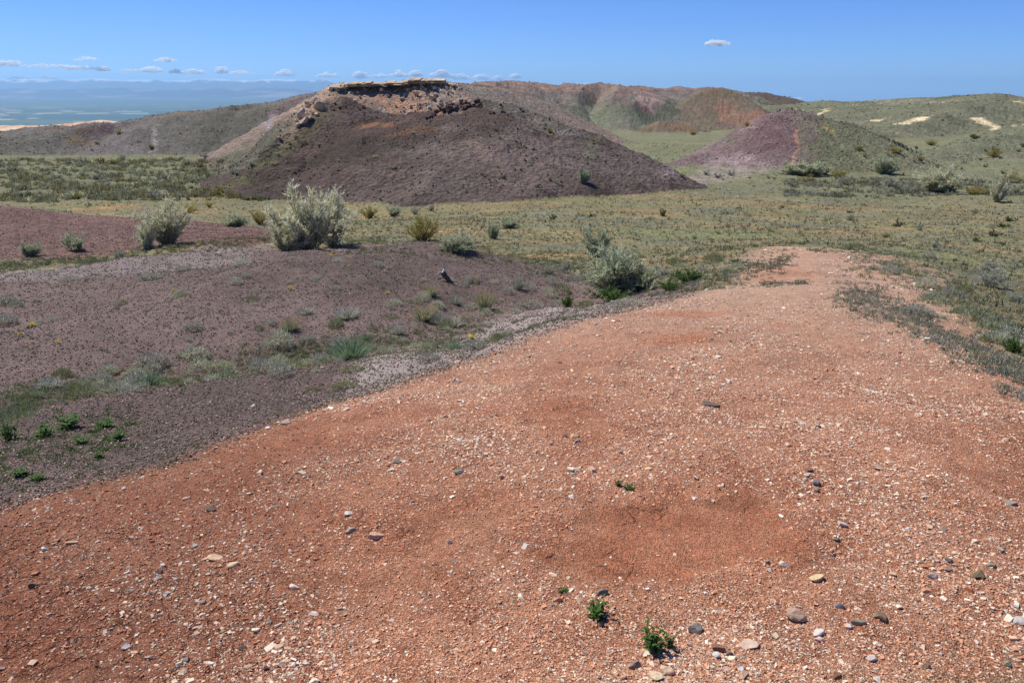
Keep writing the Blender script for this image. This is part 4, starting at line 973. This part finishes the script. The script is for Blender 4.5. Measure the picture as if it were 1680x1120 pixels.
G1, G2, G3, G4 = 'large shrubs beyond the knoll', 'low plants of the gully and violet slope', 'green leafy plants in the gravel', 'small yellow flowers on the knoll'
NP = [ # kind, variant, u, v of base, width px, height px, label, group
 ('saxaul',0,500,412,84,86,'largest silvery green feathery shrub standing left on the violet knoll',G1), ('saxaul',1,545,404,56,80,'tall feathery shrub joined to the right of the largest silvery one',G1), ('saxaul',2,470,414,40,48,'lower silvery shoot at the left foot of the largest shrub',G1),
 ('saxaul',3,268,403,52,60,'feathery shrub with dark forked stems on the brown mound',G1), ('saxaul',1,240,410,26,38,'pale narrow shrub leaning beside the fork stemmed one',G1),
 ('olive',0,692,396,56,48,'round olive brown shrub beyond the knoll',G1), ('sage',0,747,414,54,32,'pale sage shrub right of the round olive one',G1), ('sage',1,808,392,20,30,'narrow grey green shrub past the pale sage one',G1), ('sage',2,835,375,34,18,'low pale shrub behind the narrow grey green one',G1),
 ('sage',3,980,420,46,50,'upright sage shrub with a dark stem behind the big round sage bush',G1), ('sage',0,1012,484,100,80,'largest round sage green bush at the violet and red border',G1), ('sage',2,1055,478,52,48,'right lobe bush beside the largest sage green bush',G1),
 ('green',0,1003,494,84,26,'dark green low bush at the foot of the largest sage bush',G2), ('green',1,933,504,34,22,'bright green little bush left of the sage bush',G2), ('green',2,1100,478,44,22,'dark green bush right of the sage bush',G2), ('green',0,1130,466,60,24,'spreading dark green bush at the gravel edge',G2), ('green',1,1112,460,30,18,'small dark green bush behind the spreading one',G2), ('grey',0,1090,452,30,14,'grey dry bush between green ones at the gravel edge',G2), ('green',2,1212,437,38,12,'low dark green mat at the ridge end',G2),
 ('cushion',2,962,506,30,13,'flat grey green cushion in front of the bright green bush',G2), ('cushion',0,1030,502,60,10,'long low cushion along the gravel edge under the sage bush',G2),
 ('grey',1,900,446,40,20,'grey tufted bush left of a paired one behind the knoll',G2), ('grey',2,928,446,34,20,'grey tufted bush right of a paired one behind the knoll',G2),
 ('grey',3,848,478,34,26,'dark grey bush trailing dry stalks on the knoll flank',G2), ('cushion',0,866,508,54,18,'grey cushion with orange blooms at the gully head',G2), ('orange',0,866,500,16,7,'small orange blossoms on the grey cushion at the gully head',G4),
 ('tuft',2,708,490,22,20,'tan tipped grass tuft left of the gully tufts',G2), ('tuft',2,795,512,30,36,'tallest tan tipped tuft at the middle of the gully slope',G2), ('tuft',1,749,500,22,18,'small grey green tuft between the tan tipped tufts',G2), ('tuft',2,695,528,38,28,'wide tan tipped tuft above the gully',G2), ('tuft',1,720,534,30,22,'grey tuft touching the wide tan tipped one',G2), ('tuft',1,742,540,40,20,'pale grey spreading tuft at the gully bottom',G2),
 ('tuft',2,474,540,28,24,'tan topped tuft alone on the violet slope',G2), ('tuft',1,568,524,40,22,'silver grey tuft on the mid violet slope',G2), ('cushion',0,549,538,24,16,'tight round cushion below the silver grey tuft',G2), ('tuft',1,500,514,28,12,'low pale tuft left of the silver grey one',G2), ('cushion',0,502,562,34,18,'grey dead looking cushion on the violet slope',G2),
 ('tuft',0,574,598,70,32,'bright blue green grass clump beside the gully',G2), ('tuft',0,601,562,22,13,'small green tuft above the bright green clump',G2), ('tuft',1,652,556,24,18,'pale tuft above the round gully cushions',G2),
 ('cushion',1,460,606,50,24,'large pale dome cushion left of the bright green clump',G2), ('cushion',1,502,598,46,16,'flat pale cushion beside the large dome one',G2), ('cushion',1,628,590,28,18,'round speckled cushion right of the bright green clump',G2), ('cushion',1,688,574,38,12,'long pale cushion in the gully',G2), ('cushion',1,660,566,24,12,'small dome cushion beside the long pale one',G2),
 ('cushion',0,705,600,40,18,'dark twiggy cushion at the gravel border',G2), ('cushion',2,475,626,52,13,'mossy green mat left of a similar one by the red gravel',G2), ('cushion',2,512,640,26,10,'short end of the mossy mat by the red gravel',G2), ('cushion',2,562,636,44,14,'mossy green mat touching the red gravel',G2), ('cushion',2,578,620,42,10,'thin mossy mat just above the one touching the gravel',G2),
 ('cushion',0,245,592,54,26,'largest grey woody cushion on the left violet slope',G2), ('cushion',0,315,546,32,14,'grey cushion in the middle of the left slope',G2), ('tuft',0,240,640,46,24,'blue green tuft below the largest woody cushion',G2), ('cushion',0,155,620,40,18,'dull grey cushion left of the blue green tuft',G2), ('tuft',1,188,650,38,16,'faint green tuft beside the blue green one',G2), ('cushion',1,355,604,50,20,'yellowish cushion in the plant band left of the dome cushion',G2), ('cushion',1,218,605,46,14,'grey green mat below the woody cushion',G2),
 ('cushion',0,8,502,26,18,'woody cushion at the left edge, the upper of two',G2), ('cushion',0,8,526,30,20,'woody cushion at the left edge, the lower of two',G2),
 ('cushion',0,242,464,36,13,'grey cushion on the left shoulder of the knoll',G2), ('cushion',0,300,450,28,12,'small grey cushion high on the violet slope',G2), ('cushion',0,110,458,34,10,'pale cushion at the top left of the violet slope',G2), ('cushion',0,404,468,20,11,'little grey cushion below the big shrubs',G2), ('cushion',0,547,478,30,9,'flat pale cushion on the knoll front',G2), ('cushion',0,75,538,34,10,'flat grey cushion near the left yellow flowers',G2),
 ('sage',1,47,422,24,22,'pale green shrub left on the brown mound',G1), ('sage',2,122,412,30,24,'green shrub in the middle of the brown mound',G1), ('grey',0,192,418,24,16,'small dark shrub right on the brown mound',G1), ('olive',1,360,320,22,20,'yellow green shrub at the left foot of the dark hill',G1), ('yellow',0,310,352,20,18,'golden shrub on the lower left flank of the dark hill',G1), ('yellow',1,274,346,22,16,'duller golden shrub left of the bright golden one',G1), ('yellow',2,342,344,14,12,'small golden shrub on the dark slope edge',G1),
 ('olive',2,424,368,30,26,'round green shrub at the left base of the dark hill',G1), ('sage',0,385,372,38,22,'pale feathery low shrub left of the round green one',G1),
 ('olive',3,605,357,34,22,'dark rimmed round shrub at the middle base of the dark hill',G1), ('sage',2,644,353,24,16,'round shrub second along the base of the dark hill',G1), ('grey',1,680,350,20,14,'grey round shrub third along the base of the dark hill',G1), ('grey',2,707,346,24,13,'pale round shrub fourth along the base of the dark hill',G1),
 ('sage',1,958,300,18,26,'upright green shrub alone on the right flank of the dark hill',G1), ('olive',0,902,216,12,11,'black looking bush on the right crest of the dark hill',G1),
 ('herb',0,1072,1070,44,50,'largest dark green leafy plant at the bottom of the gravel',G3), ('herb',1,1098,1062,22,30,'smaller leafy shoot right of the largest leafy plant',G3), ('herb',2,978,1013,40,36,'leafy plant of thin shoots left of the largest one',G3), ('herb',3,923,971,18,14,'tiny leafy sprig above the thin shooted plant',G3), ('herb',1,1014,800,16,15,'small leafy sprig above the bare hollow',G3), ('herb',2,1030,804,20,13,'second sprig touching the one above the bare hollow',G3),
 ('herb',0,170,700,30,16,'bright leafy plant on the lower violet slope',G3), ('herb',1,190,722,28,16,'dark leafy plant below the bright leafy one',G3), ('herb',2,8,722,28,34,'bright leafy plant at the left edge',G3), ('herb',3,160,752,20,16,'leafy plant nearest the red gravel border on the left',G3), ('herb',0,110,702,40,22,'spreading leafy plant left of the bright one',G3), ('herb',1,30,780,30,16,'low dark leafy plant in the lower left soil',G3), ('herb',2,62,786,24,14,'low dark leafy plant near the gravel border',G3), ('herb',3,70,716,34,24,'blue green leafy plant near the left edge',G3), ('herb',0,130,728,26,14,'leafy plant between the bright one and the left edge',G3),
 ('flower',0,52,542,11,11,'yellow flower left of the flat grey cushion',G4), ('flower',1,33,562,7,8,'small yellow flower near the left edge',G4), ('flower',2,97,574,9,10,'yellow flower below the flat grey cushion',G4), ('flower',3,45,574,6,5,'tiny yellow flower lowest at the left edge',G4), ('flower',0,286,482,7,7,'yellow flower high on the violet slope',G4), ('flower',1,477,478,10,11,'yellow flower on the left face of the knoll',G4), ('flower',2,546,410,8,6,'yellow flower on top of the knoll beside the large shrub',G4), ('flower',3,541,421,9,7,'yellow flower just below the knoll top',G4), ('flower',0,612,425,7,7,'yellow flower right of the knoll top',G4), ('flower',1,573,445,7,5,'yellow flower on the middle of the knoll face',G4), ('flower',2,636,480,9,8,'yellow flower low on the right knoll face',G4), ('flower',3,776,552,20,12,'bright yellow flowering clump in the gully',G4), ('flower',0,816,544,12,9,'smaller yellow flowering clump right in the gully',G4), ('flower',1,210,414,6,5,'yellow flower under the fork stemmed shrub',G4), ('flower',2,325,407,8,6,'yellow flower right of the fork stemmed shrub',G4), ('flower',3,122,667,6,6,'yellow flower in the lower left plant band',G4), ('flower',0,746,431,7,5,'yellow flower above the dead stump',G4),
 ('cushion',2,820,560,40,14,'green mat right of the bright yellow clump',G2), ('cushion',0,780,580,44,22,'grey twiggy cushion on the pale soil beside the gravel',G2), ('tuft',0,820,560,26,12,'green tuft by the smaller yellow clump',G2), ('tuft',0,750,566,34,16,'fresh green tuft at the gully bottom',G2),
 ('grey',0,1160,140+0,0,0,'',None),
 ('grey',1,1632,474,66,32,'large silver shrub on the slope right of the ridge',G1), ('grey',2,1632,446,50,18,'flatter silver shrub behind the large silver one',G1), ('grey',3,1532,424,34,14,'silver tuft near the far end of the ridge',G1), ('green',1,1665,578,40,22,'dark green bush on the right slope edge',G1), ('green',0,1666,548,50,16,'dark green low bush above the right slope edge one',G1), ('grey',0,1668,500,44,20,'grey shrub at the right edge below the large silver one',G1), ('cushion',0,1510,520,50,18,'grey mat on the red shoulder at right',G2), ('cushion',0,1640,560,44,16,'lilac grey mat on the right shoulder',G2), ('cushion',2,1585,478,26,14,'dark round cushion left of the silver shrubs',G2),
 ('sage',3,1320,288,60,22,'wide grey thicket shrub at the foot of the orange seam',G1), ('sage',1,1350,286,26,16,'grey shrub right of the wide thicket one',G1), ('olive',1,1328,300,34,12,'low shrub in front of the wide thicket one',G1), ('olive',2,1378,296,30,18,'dark green shrub mid way along the far hedge row',G1), ('grey',1,1387,304,24,16,'grey shrub in front of the dark green row shrub',G1),
 ('sage',0,1458,286,34,26,'olive grey shrub above the right row',G1), ('grey',2,1462,312,44,22,'grey shrub at the left of the large right thicket',G1), ('grey',3,1500,316,40,20,'grey shrub in the middle of the large right thicket',G1), ('saxaul',2,1542,318,46,34,'tallest grey brown shrub of the right thicket',G1), ('olive',3,1560,318,22,22,'green shrub at the right of the tallest thicket shrub',G1), ('saxaul',0,1638,334,20,32,'thin leaning shrub right on the valley floor',G1), ('olive',0,1600,322,32,14,'green low shrub right of the thicket',G1), ('olive',1,1660,300,32,16,'green shrub at the right edge of the valley',G1),
 ('olive',2,1472,252,26,12,'dark shrub in the draw between the green hills',G1), ('olive',3,1530,238,20,9,'dark round shrub on the slope of the right draw',G1), ('olive',0,1411,247,14,10,'green shrub left in the draw',G1), ('olive',1,1636,258,24,14,'dark shrub on the right green slope',G1), ('green',0,1602,228,18,8,'dark green shrub high on the right slope',G1),
 ('olive',2,1138,222,14,8,'dark bush on the green flat before the red cone',G1), ('olive',3,1226,206,10,8,'dark bush at the foot of the red cone',G1),
 ('olive',1,194,222,14,9,'green bush on the grey hill slope',G1), ('olive',2,248,245,10,9,'dark bush at the foot of the white streaked grey hill',G1), ('olive',0,158,237,8,6,'small green bush left on the grey hills',G1),
]
NP = [p for p in NP if p[4] > 0]
P_ = hit([p[2] for p in NP], [p[3] for p in NP])
for i, (d_, p) in enumerate(zip(NP, P_)):
    D = math.sqrt(p[0] ** 2 + p[1] ** 2 + (CZ - p[2]) ** 2); px = D / FPX
    plant((d_[0], d_[1]), (p[0], p[1] + d_[4] * px * .2, p[2] - .01), d_[5] * px * (1.0 if d_[0] != 'cushion' else .78), d_[4] * px, d_[6], d_[7], rz=(i * 2.4) % 6.28)

# scattered shrubs of the slopes and the valleys, each one its own
rg = np.random.default_rng(4242)
FIELDS = [ # polygon in the photograph, count, kind list, width px range, words, group
 ([(10,262),(470,255),(400,300),(330,330),(180,325),(0,290)], 92, ('small',), (9,24), 'shrub in left scrub belt', 'scrub belt shrubs in the left valley'),
 ([(0,305),(250,300),(300,330),(200,345),(0,332)], 14, ('small','dab'), (8,18), 'shrub on the left valley floor', 'scrub belt shrubs in the left valley'),
 ([(480,215),(660,195),(850,195),(1000,270),(940,310),(640,335),(420,330)], 110, ('dab','small'), (5,13), 'clump on the dark hill', 'clumps dotting the dark hill'),
 ([(1290,295),(1680,300),(1680,325),(1500,322),(1320,302)], 30, ('small',), (12,26), 'shrub of the right valley row', 'shrub row in the right valley'),
 ([(1400,235),(1500,240),(1560,280),(1480,290),(1400,270)], 16, ('small',), (8,18), 'shrub in the draw at right', 'shrubs in the right draw'),
 ([(1540,255),(1680,215),(1680,290),(1580,290)], 16, ('small','dab'), (6,16), 'shrub on the right green slope', 'shrubs in the right draw'),
 ([(850,345),(1650,340),(1680,420),(1560,430),(1100,400),(820,380)], 44, ('small','dab'), (8,22), 'bush on the open flat', 'low bushes of the grazed flat'),
 ([(600,470),(900,450),(960,480),(860,540),(640,600),(520,560)], 56, ('clump',), (12,34), 'clump on the gully side', 'low clumps of the gully and violet slope'),
 ([(0,620),(200,590),(560,560),(580,620),(330,650),(0,700)], 56, ('clump',), (16,50), 'clump in the gully band', 'low clumps of the gully and violet slope'),
 ([(0,470),(400,430),(700,430),(600,520),(300,560),(0,560)], 34, ('clump',), (9,24), 'clump on the violet slope', 'low clumps of the gully and violet slope'),
 ([(1040,440),(1200,420),(1240,440),(1180,470),(1060,470)], 16, ('clump',), (12,34), 'clump behind the ridge edge', 'low clumps of the gully and violet slope'),
 ([(1440,440),(1680,500),(1680,590),(1560,540)], 20, ('clump',), (14,40), 'clump on the right shoulder', 'low clumps of the right shoulder'),
 ([(1090,288),(1290,288),(1280,296),(1100,300)], 8, ('small',), (8,18), 'shrub under the violet ridge', 'shrub row in the right valley'),
]
def inpoly(u, v, P):
    c = False; n_ = len(P)
    for i in range(n_):
        (x1, y1), (x2, y2) = P[i], P[(i + 1) % n_]
        if (y1 > v) != (y2 > v) and u < (x2 - x1) * (v - y1) / (y2 - y1) + x1: c = not c
    return c
SHADE = {('small',0): 'silver grey', ('small',1): 'sage green', ('small',2): 'olive', ('small',3): 'pale feathery', ('dab',0): 'grey', ('dab',1): 'sage', ('dab',2): 'dark olive', ('dab',3): 'green', ('clump',0): 'grey', ('clump',1): 'pale', ('clump',2): 'mossy', ('clump',3): 'sage'}
for poly, cnt, kinds, wr, words2, grp in FIELDS:
    us = [p[0] for p in poly]; vs = [p[1] for p in poly]; q = []
    while len(q) < cnt:
        u, v = rg.uniform(min(us), max(us)), rg.uniform(min(vs), max(vs))
        if inpoly(u, v, poly): q.append((u, v))
    Pq = hit([a_[0] for a_ in q], [a_[1] for a_ in q]); uc = sum(us) / len(us); vc = sum(vs) / len(vs)
    for (u, v), p in zip(q, Pq):
        kd = (kinds[int(rg.integers(len(kinds)))], int(rg.integers(4))); wpx = wr[0] + (wr[1] - wr[0]) * rg.uniform(0, 1) ** 1.8; px = math.hypot(p[0], p[1]) / FPX
        size = 'small' if wpx < wr[0] + (wr[1] - wr[0]) * .25 else 'medium' if wpx < wr[0] + (wr[1] - wr[0]) * .6 else 'large'
        h3 = ('left' if u < min(us) + (max(us) - min(us)) / 3 else 'right' if u > max(us) - (max(us) - min(us)) / 3 else 'middle'); v3 = 'upper' if v < vc else 'lower'
        plant(kd, (p[0], p[1], p[2] - .02), wpx * px * rg.uniform(.42, .7), wpx * px, '%s %s %s, %s %s' % (size, SHADE[kd], words2, v3, h3), grp, rz=rg.uniform(0, 6.28))

# ------------------------------------------------------------------ ground cover nobody could count
def cover(name, lab, x, y, z, r, hgt, pal, rg, nb=5, wid=.22, spread=.55):
    n_ = len(x); g = Geo(); P = np.repeat(np.stack([x, y, z], 1), nb, 0) ; hh = np.repeat(hgt, nb)
    P[:, 0] += rg.normal(0, .35, n_ * nb) * hh; P[:, 1] += rg.normal(0, .35, n_ * nb) * hh; P[:, 2] -= hh * .05
    D = unit(rg.normal(0, spread, (n_ * nb, 3)) + [0, 0, 1.0])
    c = np.repeat(pal[rg.choice(len(pal), n_)], nb, 0) * rg.uniform(.75, 1.2, (n_ * nb, 1))
    blades(g, P, D, hh * rg.uniform(.6, 1.1, n_ * nb), hh * wid, c, rg)
    return obj(name, g.mesh(name, M_LEAF), kind='stuff', label=lab)
rg = np.random.default_rng(808)
x, y, r, a = scatter(rg, 125000, -.68, .78, 7, 125)
red = in_zone(x, y, RED, .02); pu = np.maximum(in_zone(x, y, PURP, .02), in_zone(x, y, MOUND, .02))
z, lab = height(x, y, label=True)
nmz = np.array([''] + [h['n'] for h in HILLS])[lab]
k = (np.maximum(red, pu) < .2) & ((lab == 0) | np.isin(nmz, ['green_hills', 'grey_hills']) & (rg.uniform(0, 1, len(x)) < .5)) & (fbm(x / 3, y / 3, 71, 3) + rg.uniform(-.4, .5, len(x)) > -.1)
pal = np.array([S(130,128,92), S(116,119,86), S(146,142,104), S(146,144,126), S(106,110,80), S(164,142,104), S(132,132,116)])
cover('grass', 'short dry grass and herbs covering the valley flats', x[k], y[k], z[k], r[k], (.035 + .09 * rg.power(.5, k.sum()) ** 3) * (r[k] / 30) ** .5, pal, rg, wid=.3)
# green and grey fringe plants: gully band, knoll edge, ridge shoulder
BANDS = [ # line, half width px, count, palette, plant height m
 ([(0,690),(60,650),(180,625),(320,605),(450,585),(560,575),(700,565),(800,545)], 26, 4600, [S(118,128,84), S(136,140,108), S(98,116,70), S(150,148,124), S(120,118,96)], .035),
 ([(0,440),(110,428),(200,418),(320,404),(440,396)], 9, 1700, [S(96,108,64), S(120,126,92), S(138,136,112)], .06),
 ([(0,770),(120,720),(200,700)], 42, 260, [S(70,98,44), S(92,116,60)], .035),
 ([(560,395),(720,402),(860,425),(960,440)], 14, 2200, [S(120,124,88), S(140,138,112), S(110,116,72)], .06),
 ([(860,440),(1000,470),(1100,470),(1200,445),(1300,425)], 18, 1900, [S(100,110,72), S(126,128,104), S(140,138,124)], .05),
 ([(1100,480),(1250,466),(1330,462)], 5, 420, [S(112,120,96), S(132,134,112)], .04),
 ([(1380,475),(1450,500),(1530,540),(1620,590),(1690,640)], 26, 3000, [S(136,138,116), S(158,154,138), S(116,124,92), S(170,160,146)], .038),
 ([(1400,425),(1480,440),(1560,480),(1620,530),(1680,560)], 22, 3200, [S(132,138,100), S(156,154,132), S(116,128,82), S(168,160,142)], .045),
 ([(1330,412),(1400,408),(1500,420)], 5, 400, [S(110,116,88), S(132,132,112)], .05),
 ([(740,570),(860,540),(960,510)], 10, 420, [S(124,126,104), S(104,116,76)], .03),
]
for ln, hw, cnt, pal, hh in BANDS:
    ln = np.array(ln, float); seg = rg.integers(0, len(ln) - 1, cnt); t = rg.uniform(0, 1, cnt)[:, None]
    uv = ln[seg] * (1 - t) + ln[seg + 1] * t; uv[:, 1] += np.clip(rg.normal(0, .5, cnt), -1, 1) * hw; uv[:, 0] += rg.normal(0, hw * .6, cnt)
    P = hit(uv[:, 0], uv[:, 1], 45); k = (P[:, 1] < 40) & (fbm(P[:, 0] * 1.5, P[:, 1] * 1.5, 12, 3) + rg.uniform(-.25, .4, cnt) > 0); P = P[k]
    cover('ground_cover', 'low green and grey herbs fringing the gully and the ridge', P[:, 0], P[:, 1], P[:, 2], 0, hh * rg.uniform(.4, 1.4, len(P)), np.array(pal), rg, nb=14, wid=.14, spread=.9)
uv = np.stack([rg.uniform(0, 480, 2600), 262 + 66 * rg.uniform(0, 1, 2600) ** 1.3], 1); P = hit(uv[:, 0], uv[:, 1])
k = (P[:, 1] < 135) & (P[:, 1] > 44) & (height(P[:, 0], P[:, 1], label=True)[1] != 1) & (fbm(P[:, 0] / 4, P[:, 1] / 4, 19, 3) + rg.uniform(-.3, .35, len(P)) > 0); P = P[k]
cover('low_scrub', 'low grey green scrub carpeting the left valley', P[:, 0], P[:, 1], P[:, 2], 0, rg.uniform(.18, .5, len(P)), np.array([S(130,130,100), S(150,150,124), S(108,110,78), S(142,134,92)]), rg, nb=26, wid=.16, spread=.9)
uv = np.stack([rg.uniform(1290, 1690, 1300), 294 + 30 * rg.uniform(0, 1, 1300)], 1); P = hit(uv[:, 0], uv[:, 1]); P = P[(P[:, 1] < 110) & (fbm(P[:, 0] / 4, P[:, 1] / 4, 19, 3) + rg.uniform(-.3, .35, len(P)) > .05)]
cover('low_scrub', 'low grey scrub between the shrubs of the right row', P[:, 0], P[:, 1], P[:, 2], 0, rg.uniform(.12, .4, len(P)), np.array([S(140,138,116), S(150,146,130), S(112,112,84)]), rg, nb=26, wid=.16, spread=.9)
x, y, r, a = scatter(rg, 15000, -.64, .22, 3.6, 30)
k = (np.maximum(in_zone(x, y, PURP, .01), in_zone(x, y, MOUND, .01)) > .8) & (fbm(x * .8, y * .8, 14, 3) + rg.uniform(-.4, .4, len(x)) > -.05); x, y, r = x[k], y[k], r[k]
cover('sprouts', 'sparse tiny green sprouts on the violet soil', x, y, height(x, y), r, rg.uniform(.012, .035, len(x)) * (r / 8) ** .4, np.array([S(104,112,78), S(126,130,100), S(90,104,62), S(140,136,112)]), rg, nb=9, wid=.2, spread=.9)
x, y, r, a = scatter(rg, 26000, -.62, .62, 60, 300)
z, lab = height(x, y, label=True); nmz = np.array([''] + [h['n'] for h in HILLS])[lab]
k = (np.isin(nmz, ['grey_hills', 'far_ridge', 'green_hills', 'brown_hill']) & (fbm(x / 8, y / 8, 33, 3) + rg.uniform(-.3, .3, len(x)) > 0)) | ((nmz == 'purple_ridge') & (x > 30) & (rg.uniform(0, 1, len(x)) < .8))
cover('hill_scrub', 'tiny scrub clumps speckling the hill slopes', x[k], y[k], z[k], r[k], (.12 + .16 * rg.power(.5, k.sum()) ** 2) * (r[k] / 120) ** .6, np.array([S(104,108,76), S(90,96,66), S(122,122,98)]), rg, nb=6, wid=.5, spread=.9)

# ------------------------------------------------------------------ dead wood
def dead(u, v, s, parts, lab, name='dead_stump'):
    p = hit(u, v)[0]; px = math.hypot(p[0], p[1]) / FPX; root = bpy.data.objects.new(name, None); C.objects.link(root)
    root.location = (float(p[0]), float(p[1]), float(p[2])); root['label'] = lab; root['category'] = 'dead wood'
    for n_, pts, r0, r1, col in parts:
        g = Geo(); pts = np.array([(q[0] * px * s, q[2] * px * s, q[1] * px * s) for q in pts], float)
        fine = []
        for i in range(len(pts) - 1):
            for t in np.linspace(0, 1, 6)[:-1]: fine.append(pts[i] * (1 - t) + pts[i + 1] * t)
        fine.append(pts[-1]); fine = np.array(fine); j = np.stack([noise(np.arange(len(fine)) * .7 + k_ * 9, np.zeros(len(fine)) + u, 7) for k_ in range(3)], 1) * px * s * .8
        rad = np.linspace(r0, r1, len(fine)) * px * s * (1 + .3 * noise(np.arange(len(fine)) * 1.1, np.zeros(len(fine)) + v, 9))
        tube(g, fine + j, 0, rad, S(*col), 7); obj(n_, g.mesh(n_, M_BARK), root)
dead(733, 466, 1.0, [('trunk', [(8, -3, 0), (2, 4, -2), (-4, 11, -1), (-6, 15, 0)], 3.6, 4.6, (96,84,76)), ('branch', [(-6, 14, 0), (-3, 21, 1), (-4, 27, 0), (-7, 33, 0)], 2.3, .7, (214,206,192)),
  ('branch', [(-6, 13, 0), (-11, 16, -1), (-15, 12, -2), (-16, 9, -2)], 1.7, .6, (190,180,168)), ('branch', [(-4, 8, 0), (-10, 5, -3), (-16, 4, -4)], 1.2, .4, (110,98,88)), ('branch', [(0, 8, 0), (6, 4, -2), (11, 0, -3)], 1.3, .5, (186,176,164))], 'grey forked dead stump standing on the knoll slope')
dead(444, 488, 1.0, [('branch', [(-9, 0, 0), (-3, 4, 0), (5, 3, 1), (10, 1, 0)], 1.5, .6, (150,140,130)), ('branch', [(-4, 3, 0), (-9, 1, -3), (-11, -1, -4)], 1.0, .4, (120,108,98))], 'arched dead branch lying left on the knoll slope', 'dead_branch')
dead(489, 496, 1.0, [('branch', [(-5, 4, 0), (0, 1, 0), (4, -3, 0)], 1.0, .4, (186,178,168)), ('branch', [(0, 1, 0), (3, 3, 2)], .6, .3, (170,160,150))], 'pale twig lying beside a yellow flower on the knoll', 'dead_branch')
dead(756, 558, 1.0, [('branch', [(-13, -3, 0), (-4, 1, 0), (3, 3, 0), (6, 6, 0)], 1.6, .9, (190,184,176)), ('branch', [(2, 3, 0), (8, 1, -2)], .8, .3, (160,150,140))], 'bleached branch lying in the gully below the yellow clump', 'dead_branch')
dead(640, 610, 1.0, [('branch', [(-8, -2, 0), (0, 2, 0), (9, 4, 0)], .9, .4, (170,162,152)), ('branch', [(0, 2, 0), (6, -1, -2)], .6, .3, (150,140,130))], 'thin dry stick on the pale soil by the gully', 'dead_branch')
dead(1065, 990, 1.0, [('twig', [(-10, -3, 0), (-2, 1, 0), (7, 6, 0)], .8, .4, (150,140,132)), ('twig', [(-4, 0, 0), (-9, 4, 0), (-14, 2, 0)], .7, .3, (96,84,76)), ('twig', [(0, 2, 0), (4, -3, 0)], .6, .3, (170,160,154))], 'small snarl of dry twigs below the bare hollow', 'dead_twigs')

# ------------------------------------------------------------------ the air
hz = bpy.data.materials.new('haze'); hz.use_nodes = True; ht = hz.node_tree
ht.nodes.remove(ht.nodes['Principled BSDF'])
pv = ht.nodes.new('ShaderNodeVolumePrincipled'); pv.inputs['Color'].default_value = (.42, .69, 1.0, 1); pv.inputs['Density'].default_value = 6.6e-5; pv.inputs['Anisotropy'].default_value = .25
ht.links.new(pv.outputs[0], ht.nodes['Material Output'].inputs['Volume'])
bx = np.array([(-22000, -600, -625), (22000, -600, -625), (22000, 23000, -625), (-22000, 23000, -625), (-22000, -600, 250), (22000, -600, 250), (22000, 23000, 250), (-22000, 23000, 250)], float)
obj('haze', mesh('haze', bx, CFc, hz), kind='stuff')

# ------------------------------------------------------------------ alike things told apart by their order
CNT = ['', '', 'two', 'three', 'four', 'five', 'six', 'seven', 'eight', 'nine', 'ten']
ORD = ['leftmost', 'second from left', 'third from left', 'fourth from left', 'fifth from left', 'sixth from left', 'seventh from left', 'eighth from left', 'ninth from left']
same = {}
for o in bpy.data.objects:
    if o.parent is None and 'label' in o and 'kind' not in o: same.setdefault(o['label'], []).append(o)
for lab_, os_ in same.items():
    if len(os_) < 2: continue
    os_.sort(key=lambda o: math.atan2(o.location.x, o.location.y))
    for i, o in enumerate(os_):
        if len(os_) <= 10:
            o['label'] = '%s, %s of %s' % (lab_, 'rightmost' if i == len(os_) - 1 else ORD[i], CNT[len(os_)])
